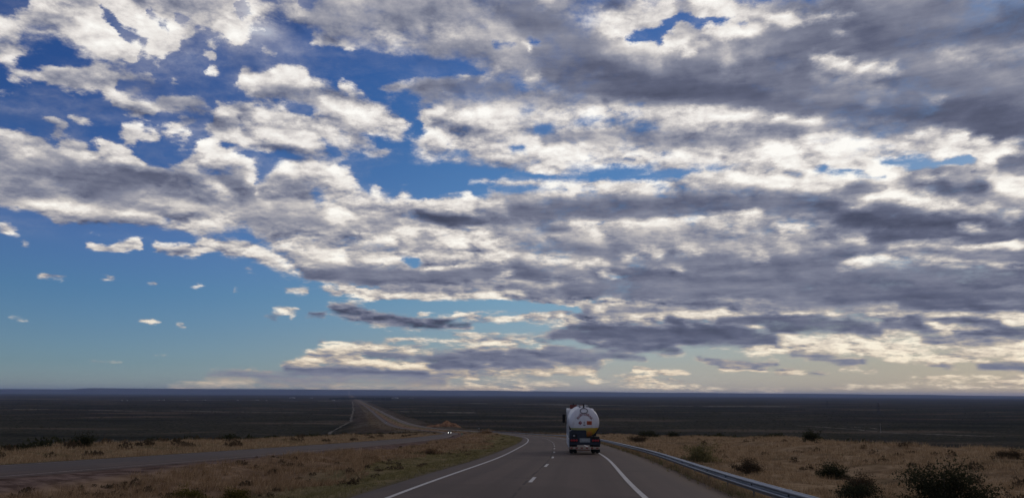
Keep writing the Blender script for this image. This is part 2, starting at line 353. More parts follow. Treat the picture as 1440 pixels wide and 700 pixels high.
1 0.97 0.9 29.3,4.78,0.12 30.6,4.21,0.12
0.95 0.93 0.9 32.8,2.99,0.11 34.5,3.16,0.13
0.8 0.82 0.9 20.8,3.87,0.10 27.2,3.61,0.10
0.8 0.6 0.9 21.3,3.51,0.15 28.4,3.25,0.14
0.8 0.84 0.9 18.0,3.36,0.15 20.3,3.42,0.15
0.7 0.8 0.9 22.2,3.04,0.10 28.8,2.95,0.09
0.7 0.8 0.9 26.7,2.57,0.07 34.6,2.23,0.11
0.9 0.76 0.9 -9.4,3.95,0.13 -5.4,4.00,0.16 -1.1,3.87,0.13 2.7,3.99,0.16
0.8 0.7 0.9 -4.6,4.44,0.16 -1.1,4.41,0.11
0.7 0.5 0.5 -1.6,4.25,0.11 2.7,4.32,0.11
1 0.74 0.9 -14.3,3.75,0.18 -12.5,3.47,0.26
1 0.62 0.9 -11.8,3.59,0.26 -10.2,3.30,0.37 -8.6,3.06,0.37 -6.4,2.97,0.32
1 0.8 0.9 -11.2,3.76,0.16 -10.2,3.40,0.21
1 0.5 0.5 -13.8,2.72,0.31 -11.7,2.54,0.31
1 0.38 0.18 -6.4,2.76,0.37 -3.2,2.84,0.37 -1.0,2.96,0.27
1 0.78 0.9 -8.1,3.43,0.16 -6.4,3.08,0.16
1 0.35 0.18 -0.2,3.18,0.32 2.2,2.87,0.38 4.4,2.55,0.27 6.2,2.39,0.16
1 0.33 0.18 2.7,3.40,0.27 7.0,2.87,0.27 10.0,2.70,0.21
1 0.78 0.9 -11.7,2.12,0.21 -8.5,1.89,0.21 -6.2,2.18,0.16
1 0.72 0.9 -4.7,2.56,0.16 -2.1,2.42,0.16
1 0.28 0.18 -16.8,1.85,0.15 -14.2,1.62,0.26 -10.6,1.30,0.26 -6.4,1.33,0.16
1 0.33 0.18 -6.4,2.07,0.21 -1.0,2.05,0.21 3.0,2.07,0.16
0.9 0.65 0.9 -17.0,2.05,0.15 -14.8,2.08,0.15
1 0.76 0.9 -1.6,1.78,0.13 2.2,1.69,0.16 6.2,1.65,0.16
0.9 0.55 0.5 -6.4,1.65,0.16 -1.0,1.52,0.16
0.4 0.7 0.9 -19.2,1.61,0.20
0.6 0.42 0.18 -17.7,1.12,0.25 -14.7,0.90,0.36 -10.1,0.78,0.37
0.45 0.72 0.9 -22.2,0.68,0.25 -19.4,0.81,0.25
0.6 0.78 0.9 -11.6,0.35,0.16 -6.4,0.70,0.42 -1.0,0.72,0.42 3.8,0.58,0.26
0.5 0.78 0.9 5.4,1.01,0.16 8.6,1.28,0.26 12.7,0.76,0.21 14.8,0.36,0.10
0.75 0.82 0.9 9.4,1.81,0.16 13.0,1.49,0.16
0.95 0.5 0.5 13.9,2.57,0.10 15.3,2.26,0.21 17.8,2.19,0.20 19.2,2.23,0.10
0.9 0.8 0.9 15.3,1.90,0.10 18.5,1.78,0.10
1 0.36 0.18 20.3,2.92,0.13 22.2,2.59,0.20 24.0,2.37,0.20 25.0,2.36,0.12
0.9 0.72 0.9 19.3,1.67,0.10 20.7,1.61,0.20 22.5,1.45,0.15
0.8 0.8 0.9 23.7,1.89,0.10 25.7,1.67,0.10
0.9 0.55 0.5 29.1,2.06,0.07 30.4,1.81,0.14
1 0.34 0.18 31.9,1.83,0.18 34.6,1.75,0.22
0.5 0.84 0.9 23.4,0.52,0.10 34.5,0.74,0.17
0.55 0.84 0.9 27.8,1.23,0.09 34.5,1.05,0.09
0.85 0.75 0.9 -32.6,7.45,0.11 -32.3,7.48,0.09
0.85 0.78 0.9 -31.8,7.38,0.19 -31.4,7.42,0.15
0.85 0.75 0.9 -28.9,7.62,0.17 -28.5,7.65,0.13
0.85 0.7 0.9 -23.3,7.46,0.13 -22.9,7.48,0.10
0.85 0.6 0.9 -26.0,7.48,0.07 -25.8,7.50,0.06
0.85 0.75 0.9 -25.9,4.84,0.12 -25.6,4.86,0.10
0.85 0.6 0.9 -26.5,4.81,0.07 -26.3,4.82,0.06
0.85 0.6 0.9 -24.0,4.68,0.07 -23.8,4.69,0.06
0.85 0.7 0.9 -20.9,7.34,0.09 -20.6,7.36,0.07
0.85 0.6 0.9 -20.0,8.98,0.08 -19.8,9.00,0.06
0.4 0.6 0.9 -33.7,4.72,0.05 -32.9,4.72,0.05
0.3 0.5 0.5 -29.7,1.99,0.05 -27.2,2.05,0.06
0.35 0.65 0.9 -25.3,2.48,0.07 -24.5,2.50,0.07
0.12 0.6 0.9 -31.8,6.91,0.37 -31.4,5.78,0.23
1 0.25 0.1 3.3,4.32,0.32 7.6,4.68,0.48 11.3,4.33,0.53 16.9,4.20,0.52 19.1,3.90,0.25
1 0.24 0.1 15.5,5.32,0.21 20.9,5.08,0.30 25.7,4.53,0.29
1 0.24 0.1 -16.7,1.69,0.15 -13.2,1.48,0.26 -6.4,1.33,0.21
0.5 0.45 0.1 -21.5,1.28,0.15 -15.7,0.89,0.36 -8.5,0.79,0.31
1 0.3 0.12 6.6,8.14,0.43 15.1,7.63,0.53 24.8,7.03,0.59 35.1,6.26,0.45
1 0.27 0.12 21.8,24.90,0.48 26.2,24.08,0.56 30.8,23.65,0.58 36.6,22.81,0.51
1 0.24 0.12 4.0,23.61,0.52 10.3,22.98,0.62 15.8,22.14,0.61 20.5,20.88,0.60 25.8,19.53,0.53 31.6,18.49,0.55 36.1,17.08,0.61
0.85 0.9 0.9 20.8,3.77,0.08 28.5,3.62,0.07
0.85 0.92 0.9 17.9,3.36,0.10 24.5,3.14,0.07 30.1,3.06,0.07
0.8 0.9 0.9 26.6,2.52,0.07 34.6,2.23,0.09
0.75 0.9 0.9 23.5,1.79,0.07 25.9,1.62,0.07
0.6 0.9 0.9 22.0,0.47,0.07 34.5,0.61,0.13
0.6 0.88 0.9 28.2,1.18,0.07 34.5,1.00,0.09
0.6 0.88 0.9 5.9,0.75,0.11 12.7,0.51,0.15 19.7,0.37,0.10
0.25 0.5 0.5 -17.7,20.80,0.20 -16.3,20.63,0.20
0.3 0.5 0.5 -15.1,18.21,0.21 -14.3,17.60,0.26
0.15 0.5 0.5 -11.3,18.76,0.32 -9.9,18.31,0.26
0.05 0.5 0.5 -8.0,20.00,0.26 -7.7,19.33,0.26
0.35 0.5 0.5 -20.8,20.93,0.20 -20.0,20.63,0.15
0.4 0.5 0.5 2.8,19.99,0.16 4.0,19.82,0.16
0.4 0.5 0.5 -5.2,18.25,0.16 -3.5,18.03,0.16
0.3 0.5 0.5 0.3,18.51,0.16 1.4,18.40,0.16
0.35 0.5 0.5 -24.6,17.17,0.20 -25.1,16.76,0.20
0.2 0.5 0.5 -28.1,25.47,0.14 -27.0,24.77,0.23
0.15 0.5 0.5 -34.0,21.84,0.44 -32.6,21.63,0.31
0.3 0.5 0.5 1.4,26.72,0.20 1.7,26.47,0.15
1 0.9 0.9 -11.5,3.70,0.13 -10.7,3.61,0.16 -9.9,3.41,0.16
1 0.88 0.9 -7.3,3.39,0.13 -6.5,3.24,0.16
0.95 0.85 0.9 -14.1,3.81,0.13 -13.1,3.67,0.16
1 0.85 0.9 -12.7,2.32,0.10 -11.7,2.23,0.16 -8.5,2.05,0.16 -6.4,2.23,0.11
1 0.82 0.9 -3.2,2.52,0.11 -1.6,2.42,0.11
1 0.85 0.9 -0.8,1.79,0.11 2.2,1.75,0.11 6.0,1.65,0.11
1 0.33 0.18 -10.7,2.97,0.16 -6.4,2.65,0.21 -2.1,2.63,0.27 2.2,2.60,0.21
0.5 0.78 0.9 -14.7,0.64,0.15 -12.6,0.55,0.21
0.4 0.7 0.9 -4.3,0.71,0.26 0.0,0.68,0.26
0.72 0.52 0.1 -21.5,1.48,0.15 -17.7,1.12,0.46 -13.2,0.96,0.52 -9.6,0.83,0.37
0.55 0.76 0.2 -23.8,0.52,0.19 -21.5,0.74,0.25 -19.4,0.81,0.20
0.9 0.84 0.9 -14.1,3.44,0.16 -12.3,3.37,0.21 -13.3,2.93,0.21
0.9 0.8 0.9 -16.3,2.26,0.10 -14.3,2.19,0.16
0.78 0.5 0.1 -22.0,1.22,0.15 -17.7,0.97,0.46 -13.2,0.86,0.52 -5.3,0.86,0.42
0.62 0.78 0.2 -24.2,0.42,0.19 -21.5,0.64,0.30 -19.1,0.71,0.25
0.6 0.8 0.2 -13.2,0.40,0.21 -8.5,0.42,0.21 -1.0,0.41,0.21"""
AZ0, AZ1, NC = -38.0, 38.0, 200
def row_el(i): return -.5+.25*i if i <= 42 else 10+.5*(i-42)
NR = 84
_els = np.array([row_el(i) for i in range(NR)]); _azs = np.linspace(AZ0, AZ1, NC)
gA, gE = np.meshgrid(_azs, _els)
cov = np.zeros_like(gA); bri = np.full_like(gA, .55); cri = np.full_like(gA, .7)
for ln in CLOUDS.strip().split('\n'):
    w = ln.split(); c_, b_, k_ = map(float, w[:3])
    pts = [tuple(map(float, q.split(','))) for q in w[3:]]
    best = np.full_like(gA, 1e9)
    segs = list(zip(pts[:-1], pts[1:])) if len(pts) > 1 else [(pts[0], pts[0])]
    for (a0, e0, r0), (a1, e1, r1) in segs:
        ce = math.cos(rad((e0+e1)/2)); dx, dy = (a1-a0)*ce, e1-e0
        px, py = (gA-a0)*ce, gE-e0
        t = np.clip((px*dx+py*dy)/max(dx*dx+dy*dy, 1e-9), 0, 1)
        r = r0+(r1-r0)*t
        best = np.minimum(best, np.hypot(px-t*dx, (py-t*dy)*(1.0))/np.maximum(r*np.where(r < .3, 1.25, 1), .20))
    a = np.clip((1.6-best)/1.1, 0, 1); a = a*a*(3-2*a)
    bri = bri*(1-a)+b_*a if c_ > .3 else bri
    ac = a if c_ < .99 else np.maximum(a, 0)
    cov = cov*(1-ac)+c_*ac
    if c_ > .5 and max(p_[2] for p_ in pts) > .35: cov = np.maximum(cov, .30*np.clip((2.7-best)/1.5, 0, 1)*c_)   # shreds and veils round the cloud
    cri = cri*(1-a)+k_*a
TABLE = np.stack([cov, bri, cri], -1)

world = bpy.data.worlds.new('World'); C.world = world; world.use_nodes = True
wt = world.node_tree; wt.nodes.clear(); W = NT(wt)
SUN_EL, SUN_AZ = 24.0, 42.0          # the sun stands high to the right behind the deck of cloud
dirv = W.node('ShaderNodeTexCoord').outputs['Generated']
dirv = W.vm('NORMALIZE', dirv)
dx, dy, dz = W.sep(dirv)
az = W.m('MULTIPLY', W.m('ARCTAN2', dx, dy), 180/math.pi)
el = W.m('MULTIPLY', W.m('ARCSINE', dz), 180/math.pi)
# coordinates on a deck of cloud overhead
den = W.m('ADD', W.m('MAXIMUM', dz, 0.0), .26)
q = W.xyz(W.m('DIVIDE', dx, den), W.m('DIVIDE', dy, den), W.m('MULTIPLY', W.m('DIVIDE', dz, den), 1.2))
# turbulence that breaks the edges of the masses
wscale = W.m('ADD', W.m('MULTIPLY', W.m('MAXIMUM', dz, 0.0), 7.5), .35)
wn = W.noise(q, 2.8, 8, .68, color=True)
wsep = W.n.new('ShaderNodeSeparateColor'); W.l.new(wn, wsep.inputs[0])
w1 = W.m('MULTIPLY', W.m('SUBTRACT', wsep.outputs[0], .5), W.m('MULTIPLY', wscale, 1.9))
w2 = W.m('MULTIPLY', W.m('SUBTRACT', wsep.outputs[1], .5), W.m('MULTIPLY', wscale, 1.0))
azw = W.m('ADD', az, w1); elw = W.m('ADD', el, w2)
tx = W.m('DIVIDE', W.m('SUBTRACT', azw, AZ0), AZ1-AZ0, clamp=True)
tv = W.xyz(tx, tx, tx)
trow = W.m('MINIMUM', W.m('MULTIPLY', W.m('ADD', elw, .5), 4.0), W.m('ADD', W.m('MULTIPLY', W.m('SUBTRACT', elw, 10), 2.0), 42))
acc = None
for i in range(NR):
    cn = W.n.new('ShaderNodeRGBCurve'); W.l.new(tv, cn.inputs[1])
    mp = cn.mapping
    for ch in range(3):
        cu = mp.curves[ch]; v = TABLE[i, :, ch]
        keep = [0]+[j for j in range(1, NC-1) if abs(v[j]-v[j-1]) > .004 or abs(v[j+1]-v[j]) > .004]+[NC-1]
        cu.points[0].location = (0, v[0]); cu.points[-1].location = (1, v[-1])
        for j in keep[1:-1]: cu.points.new(j/(NC-1), float(v[j]))
        for p in cu.points: p.handle_type = 'VECTOR'
    mp.update()
    acc = cn.outputs[0] if acc is None else W.mix(W.m('SUBTRACT', trow, float(i-1), clamp=True), acc, cn.outputs[0])
ts = W.n.new('ShaderNodeSeparateColor'); W.l.new(acc, ts.inputs[0])
# beyond the mapped part of the sky the same broken deck goes on
away = W.m('MAXIMUM', W.sstep(W.m('ABSOLUTE', az), 36.5, 44), W.sstep(el, 30, 36))
fields = W.noise(q, .55, 3, .5)
tc = W.m('ADD', W.m('MULTIPLY', ts.outputs[0], W.m('SUBTRACT', 1, away)), W.m('MULTIPLY', away, W.sstep(fields, .35, .55)))
tb = W.m('ADD', W.m('MULTIPLY', ts.outputs[1], W.m('SUBTRACT', 1, away)), W.m('MULTIPLY', away, W.sstep(fields, .7, .3, .3, .7)))
tk = ts.outputs[2]
# billows
PM = .72
n1 = W.noise(q, 6.5, 9, .6)
sun_off = (.03, -.06, .035)
n3 = W.noise(q, 17.0, 6, .62)
n2 = W.noise(W.vm('ADD', q, sun_off), 6.5, 5, .6)
def puffs(v, sc, det):
    x = W.node('ShaderNodeTexNoise', noise_type='RIDGED_MULTIFRACTAL', normalize=True)
    W.put(x.inputs['Vector'], v); x.inputs['Scale'].default_value = sc; x.inputs['Detail'].default_value = det
    x.inputs['Roughness'].default_value = .55; x.inputs['Lacunarity'].default_value = 2.1
    x.inputs['Offset'].default_value = .9; x.inputs['Gain'].default_value = 1.5
    return x.outputs[0]
qw = W.vm('ADD', q, W.vm('SCALE', W.vm('SUBTRACT', wn, (.5, .5, .5)), .12))
v1 = puffs(qw, 5.0, 5.0); v2 = puffs(W.vm('ADD', qw, (.018, -.035, .02)), 5.0, 3.5)
billow = W.m('SUBTRACT', PM, v1); brel = W.m('SUBTRACT', v2, v1)
n4 = W.noise(qw, 38.0, 4, .65)
n3b = W.noise(W.vm('ADD', q, (.006, -.013, .008)), 17.0, 4, .62)
relief = W.m('SUBTRACT', n1, n2)
fb = W.m('SUBTRACT', n1, .5)
fine = W.m('ADD', W.m('SUBTRACT', n3, .5), W.m('MULTIPLY', W.m('SUBTRACT', n4, .5), .45))
dens = W.m('ADD', W.m('MULTIPLY', tc, 1.3), W.m('MULTIPLY', W.m('ADD', .5, W.m('MULTIPLY', tk, .62)), W.m('ADD', W.m('MULTIPLY', fb, 1.8), W.m('MULTIPLY', fine, 1.5))))
dens = W.m('ADD', dens, W.m('MULTIPLY', billow, W.m('MULTIPLY', tk, .32)))
dens = W.m('MULTIPLY', dens, W.sstep(tc, .02, .25))
veil = W.noise(q, 2.2, 5, .62)
thick = W.m('ADD', W.sstep(veil, .40, .62, 0.0, .5), W.m('SUBTRACT', 1.02, W.m('MULTIPLY', tk, .14)))
alpha = W.m('POWER', W.sstep(dens, .20, thick), 1.25)
# thin veils drifting over the clear parts
vn = W.noise(W.vm('ADD', q, W.vm('SCALE', wn, .25)), 1.35, 7, .62)
vmask = W.m('MULTIPLY', W.sstep(vn, .46, .72, 0, .55), W.sstep(el, 9, 15))
alpha = W.m('MAXIMUM', alpha, vmask)
# light in the billows: the side towards the sun is lit, thin edges let the light through
kamp = W.m('ADD', .10, W.m('MULTIPLY', tk, .74))
# long smooth bands in the layered parts
bandn = W.noise(W.xyz(W.m('MULTIPLY', az, .035), W.m('MULTIPLY', W.m('POWER', W.m('MAXIMUM', el, .01), .75), .75), 0.0), 1.6, 6, .58)
tb = W.m('ADD', tb, W.m('MULTIPLY', W.m('SUBTRACT', bandn, .5), W.m('SUBTRACT', .75, W.m('MULTIPLY', tk, .45))))
b = W.m('ADD', tb, W.m('MULTIPLY', W.m('ADD', W.m('MULTIPLY', relief, 1.5), W.m('ADD', W.m('MULTIPLY', fb, .36), W.m('MULTIPLY', fine, .5))), kamp))
b = W.m('ADD', b, W.m('MULTIPLY', W.m('ADD', W.m('MULTIPLY', brel, .55), W.m('MULTIPLY', W.m('SUBTRACT', n3, n3b), .8)), tk))
b = W.m('ADD', b, W.m('MULTIPLY', W.m('SUBTRACT', 1.0, W.sstep(dens, .7, 1.5)), .10))
b = W.m('SUBTRACT', b, W.m('SUBTRACT', .06, W.m('MULTIPLY', tk, .09)))
b = W.m('ADD', b, W.m('MULTIPLY', W.m('MULTIPLY', W.m('SUBTRACT', b, .58), tk), .18))
cloudc = W.ramp(W.m('DIVIDE', b, 1.31), [(0.0, lin(68, 73, 93)), (.15, lin(95, 100, 122)), (.30, lin(126, 130, 148)), (.45, lin(160, 160, 170)), (.60, lin(199, 195, 195)), (.76, lin(232, 227, 223)), (1.0, lin(255, 253, 248))])
warm = W.ramp(W.m('DIVIDE', el, 30.0), [(0.0, (1.0, .84, .62)), (.12, (1, .93, .80)), (.3, (1, .98, .94)), (.6, (1, 1, 1))])
cloudc = W.mix(W.sstep(b, .3, .75), cloudc, W.mix(1.0, cloudc, warm, 'MULTIPLY'))
# clear air
sk = W.node('ShaderNodeTexSky', sky_type='NISHITA', sun_disc=False, sun_elevation=rad(SUN_EL), sun_rotation=rad(SUN_AZ), altitude=600, air_density=1.0, dust_density=.6, ozone_density=1.5)
# the camera's rendering of the clear air: deeper blue overhead, pale and warm low in the sunward sky
TL = [(0.0200, (0.403, 0.529, 0.786)), (0.0667, (0.331, 0.474, 0.698)), (0.1333, (0.306, 0.454, 0.669)), (0.2333, (0.267, 0.448, 0.672)), (0.3667, (0.300, 0.440, 0.736)), (0.5000, (0.252, 0.410, 0.722)), (0.6667, (0.178, 0.348, 0.695)), (0.8333, (0.184, 0.360, 0.722)), (0.9667, (0.154, 0.299, 0.652))]
TM = [(0.0200, (0.402, 0.453, 0.657)), (0.0667, (0.410, 0.440, 0.555)), (0.1333, (0.399, 0.456, 0.550)), (0.2333, (0.367, 0.504, 0.610)), (0.3667, (0.335, 0.517, 0.684)), (0.5000, (0.313, 0.512, 0.719)), (0.6667, (0.240, 0.474, 0.737)), (0.8333, (0.207, 0.422, 0.753)), (0.9667, (0.193, 0.411, 0.753))]
TR = [(0.0200, (0.226, 0.254, 0.344)), (0.0667, (0.259, 0.269, 0.317)), (0.1333, (0.314, 0.318, 0.332)), (0.2333, (0.331, 0.352, 0.392)), (0.3667, (0.300, 0.355, 0.435)), (0.5000, (0.236, 0.353, 0.494)), (0.6667, (0.159, 0.305, 0.517)), (0.8333, (0.143, 0.296, 0.542)), (0.9667, (0.131, 0.253, 0.529))]
e30 = W.m('DIVIDE', el, 30.0)
tint = W.mix(W.sstep(az, -32, 2), W.ramp(e30, TL), W.ramp(e30, TM)); tint = W.mix(W.sstep(az, -2, 32), tint, W.ramp(e30, TR))
clear = W.mix(1.0, sk.outputs[0], tint, 'MULTIPLY')
STR = .1
cl10 = W.mix(1.0, cloudc, (10, 10, 10, 1), 'MULTIPLY')
final = W.mix(alpha, clear, cl10)
bg = W.node('ShaderNodeBackground'); W.l.new(final, bg.inputs[0]); bg.inputs[1].default_value = STR
wo = W.node('ShaderNodeOutputWorld'); W.l.new(bg.outputs[0], wo.inputs[0])
world.cycles.sampling_method = 'MANUAL'; world.cycles.sample_map_resolution = 512

# ------------------------------------------------------------ shape of the land (metres; the eye is the origin)
def spline(xs, ys):
    xs = np.array(xs, float); ys = np.array(ys, float); n = len(xs); h = np.diff(xs)
    d = np.diff(ys)/h; m = np.zeros(n); m[0] = d[0]; m[-1] = d[-1]
    for i in range(1, n-1):
        w1 = 2*h[i]+h[i-1]; w2 = h[i]+2*h[i-1]
        m[i] = (d[i-1]*h[i]+d[i]*h[i-1])/(h[i]+h[i-1])
    def f(x):
        x = np.asarray(x, float); k = np.clip(np.searchsorted(xs, x)-1, 0, n-2); t = (x-xs[k])/h[k]
        lo = x < xs[0]; hi = x > xs[-1]; tt = np.clip(t, 0, 1)
        v = (2*tt**3-3*tt**2+1)*ys[k]+(tt**3-2*tt**2+tt)*h[k]*m[k]+(-2*tt**3+3*tt**2)*ys[k+1]+(tt**3-tt**2)*h[k]*m[k+1]
        v = np.where(lo, ys[0]+(x-xs[0])*m[0], v); return np.where(hi, ys[-1]+(x-xs[-1])*m[-1], v)
    return f
cx = spline([0, 23, 54, 80, 107, 131, 159, 187, 224, 312, 398, 512, 600, 700, 785, 1020, 1440, 1945, 3159, 5130, 9000],
            [-1.2, .2, 2.9, 4.5, 5.9, 6.7, 7.2, 7.2, 6.7, 4.6, 1.3, -8, -25, -50, -74, -130, -216, -320, -576, -1002, -1840])
# depth of the road below the eye
_H = spline([-60, 0, 60, 120, 160, 200, 300, 400, 600, 900, 1300, 2000, 3000, 5000, 9000],
            [-.6, 2.0, 4.64, 7.28, 9.1, 11.0, 15.9, 20.6, 29, 38.5, 46, 52, 55, 57, 57.5])
def Hroad(y): return np.where(y > 9000, 57.5, np.where(y < -20, 1.12, _H(np.maximum(y, -20))))
OPP = spline([0, 155, 225, 281, 424, 600, 750, 1000, 1500, 9000], [-25.1, -25.1, -28, -31, -33, -34, -33, -30, -28, -28])  # the other carriageway, measured from ours
def sst(a, b, x): t = np.clip((x-a)/(b-a), 0, 1); return t*t*(3-2*t)
_ph = RNG.uniform(0, 6.28, (6, 2)); _dr = RNG.uniform(0, 6.28, 6)
def waves(x, y, lam, seed=0):
    r = np.random.default_rng(seed); o = 0
    for i in range(7):
        a = r.uniform(0, 6.28); l = lam*r.uniform(.5, 1.6); o = o+np.sin((x*math.cos(a)+y*math.sin(a))/l*6.283+r.uniform(0, 6.28))
    return o/3.0
def Z(ell, y):
    """height of the natural ground at lateral distance ell from our carriageway"""
    x = cx(y)+ell; hr = Hroad(y)
    op = OPP(np.maximum(y, 0))
    hp = 57.6+waves(x, y, 420, 3)*1.2+waves(x, y, 2600, 4)*1.5*sst(1500, 6000, y)
    right = np.interp(y, [60, 100, 165], [38, 42, 47])+4*waves(x, y, 60, 5)-14*sst(250, 700, y)
    left = op-25+4*waves(x, y, 50, 6)
    over = np.maximum(ell-right, 0)+np.maximum(left-ell, 0)
    slope = .25
    side = hr+np.where(over > 0, slope*over*over/(over+np.where(ell > 0, 6, 14)), 0)
    h = np.where(side < hp, side, hp); k = 3.0   # soft toe
    h = -k*np.log(np.exp(-(side-hp)/k*(side > hp-12*k))+1e-12)*0+np.minimum(side, hp)
    # ditches, humps, small relief off the paved strips
    dR = ell-6.7; dM = np.minimum(-5.0-ell, ell-(op+4.2)); dL = (op-4.2)-ell
    off = np.where(ell > 6.7, dR, np.where(ell < op-4.2, dL, dM)); off = np.maximum(off, 0)
    rel = sst(.2, 4, off)
    z = -h+rel*(.16*waves(x, y, 7, 7)+.28*waves(x, y, 31, 8))
    z = z-.25*rel*(dM > 0)+.9*sst(2, 7, dM)*sst(110, 150, y)*(1-sst(210, 320, y))      # the median rises to a low hump at the bend
    z = z-.18*rel*(dR > 0)
    z = z+.5*sst(6, 20, dR)*np.exp(-((ell-28)/14)**2)
    # far tableland along the skyline, highest to the left
    az = np.degrees(np.arctan2(x, np.maximum(y, 1.0)))
    prof = np.interp(az, [-45, -29.6, -29.2, -20, -3, 5, 12, 22, 29, 29.4, 45], [118, 118, 170, 182, 176, 128, 100, 72, 52, 22, 5])
    rr = np.hypot(x, y)
    z = z+(prof+57+5*waves(az*100, rr*0, 700, 9))*sst(33000, 37500, rr+900*waves(az*100, rr*0, 350, 12))*(rr > 20000)
    z = z+9*sst(.2, 1.2, waves(x, y, 7000, 15))*sst(9000, 15000, rr)*(1-sst(30000, 33000, rr))
    return z

def link(name, me, mat=None, parent=None, label=None, cat=None, group=None, kind=None):
    o = bpy.data.objects.new(name, me); COL.objects.link(o)
    if mat is not None:
        for m_ in (mat if isinstance(mat, (list, tuple)) else [mat]): me.materials.append(m_)
    o.parent = parent
    if label: o['label'] = label
    if cat: o['category'] = cat
    if group: o['group'] = group
    if kind: o['kind'] = kind
    return o
def fastmesh(name, V, F, n, attrs=None, smooth=False, mats=None):
    """V (N,3); F (M,n) all faces with n corners"""
    V = np.asarray(V, np.float32); F = np.asarray(F, np.int32)
    me = bpy.data.meshes.new(name); me.vertices.add(len(V)); me.vertices.foreach_set('co', V.ravel())
    me.loops.add(F.size); me.loops.foreach_set('vertex_index', F.ravel())
    me.polygons.add(len(F)); me.polygons.foreach_set('loop_start', np.arange(0, F.size, n, dtype=np.int32))
    if smooth: me.polygons.foreach_set('use_smooth', np.ones(len(F), bool))
    else: me.polygons.foreach_set('use_smooth', np.zeros(len(F), bool))
    if mats is not None: me.polygons.foreach_set('material_index', np.asarray(mats, np.int32))
    for k, a in (attrs or {}).items():
        at = me.attributes.new(k, 'FLOAT', 'POINT'); at.data.foreach_set('value', np.asarray(a, np.float32).ravel())
    me.update(calc_edges=True); return me
def grid(E, Y, zf):
    n, m = E.shape; idx = np.arange(n*m).reshape(n, m)
    F = np.stack([idx[:-1, :-1], idx[:-1, 1:], idx[1:, 1:], idx[1:, :-1]], -1).reshape(-1, 4)
    V = np.stack([cx(Y)+E, Y, zf], -1).reshape(-1, 3); return V, F

ys = [-300, -220, -150, -100, -60, -35, -20, -8, 0]
y = 4.0
while y < 66000: ys.append(y); y += max(.55, y*.0125)
YS = np.array(ys)
half = [0]
e = 0.0
def geo(start, stop, step0, gr):
    o = []; x = start; s_ = step0
    while x < stop: o.append(x); x += s_; s_ *= gr
    return o
ER = [-5.0, -4.0, 0.0, 4.0, 6.6, 6.9]+geo(7.4, 60, .6, 1.012)+geo(62, 70000, 3, 1.065)
EM = list(np.linspace(-20.3, -5.6, 26))
EL = [-20.9, -22.0, -25.1, -28.0, -29.4]+[-30-(v) for v in geo(0, 35, .8, 1.03)]+[-66-v for v in geo(0, 80000, 3, 1.065)]
# the other carriageway drifts away from ours, so columns left of it drift with it
base = np.array(sorted(set(EL+EM+ER)))
E2, Y2 = np.meshgrid(base, YS)
shift = (OPP(np.maximum(Y2, 0))+25.1)*sst(-5.6, -20.9, E2) if False else (OPP(np.maximum(Y2, 0))+25.1)*np.clip((-5.6-E2)/15.3, 0, 1)
E2 = E2+shift
ZZ = Z(E2, Y2)
paved = ((E2 >= -4.95) & (E2 <= 6.55)) | ((np.abs(E2-OPP(np.maximum(Y2, 0))) < 3.9))
ZZ = np.where(paved, ZZ-.12, ZZ)
V, F = grid(E2, Y2, ZZ)
sel = F
opp_rel = E2-OPP(np.maximum(Y2, 0))
land = fastmesh('ground', V, F, 4, {'ell': E2, 'opp': opp_rel, 'fwd': Y2}, smooth=True)

# ---- land material: which plants and soils grow where
def attr(N, name):
    x = N.node('ShaderNodeAttribute', attribute_name=name); return x.outputs['Fac']
def newmat(name):
    m_ = bpy.data.materials.new(name); m_.use_nodes = True; m_.node_tree.nodes.clear(); return m_, NT(m_.node_tree)
def finish(N, color, rough=.9, bump=None, spec=.2, metal=0.0, emis=None, emis_s=0.0, trans=None):
    p = N.node('ShaderNodeBsdfPrincipled'); N.put(p.inputs['Base Color'], color); N.put(p.inputs['Roughness'], rough)
    N.put(p.inputs['Specular IOR Level'], spec); N.put(p.inputs['Metallic'], metal)
    if bump is not None: N.l.new(bump, p.inputs['Normal'])
    if emis is not None: N.put(p.inputs['Emission Color'], emis); N.put(p.inputs['Emission Strength'], emis_s)
    o = N.node('ShaderNodeOutputMaterial'); N.l.new(p.outputs[0], o.inputs[0]); return p
def bumpn(N, h, s=.3, d=.1):
    b = N.node('ShaderNodeBump'); b.inputs['Strength'].default_value = s; b.inputs['Distance'].default_value = d; N.l.new(h, b.inputs['Height']); return b.outputs[0]

m_land, N = newmat('open land')
P = N.node('ShaderNodeNewGeometry').outputs['Position']
ell, opp, fwd = attr(N, 'ell'), attr(N, 'opp'), attr(N, 'fwd')
nA = N.noise(P, .9, 6, .65); nB = N.noise(P, .11, 5, .6); nC = N.noise(P, .012, 5, .6); nD = N.noise(P, 6.0, 4, .7); nE = N.noise(P, .0012, 5, .6)
grassc = N.mix(N.sstep(nA, .35, .65), (.17, .112, .066, 1), (.30, .21, .126, 1))
grassc = N.mix(N.sstep(nB, .5, .68), grassc, (.085, .062, .036, 1))
verge = N.mix(N.sstep(nA, .4, .6), (.11, .095, .046, 1), (.19, .145, .080, 1))
gravel = N.mix(N.sstep(nA, .35, .65), (.075, .050, .042, 1), (.19, .135, .115, 1)); gravel = N.mix(N.m('SUBTRACT', 1, N.sstep(N.m('ADD', opp, N.m('MULTIPLY', nA, .8)), 4.3, 5.2)), gravel, (.035, .026, .022, 1))
reds = N.mix(N.sstep(nA, .35, .65), (.14, .090, .058, 1), (.26, .175, .11, 1))
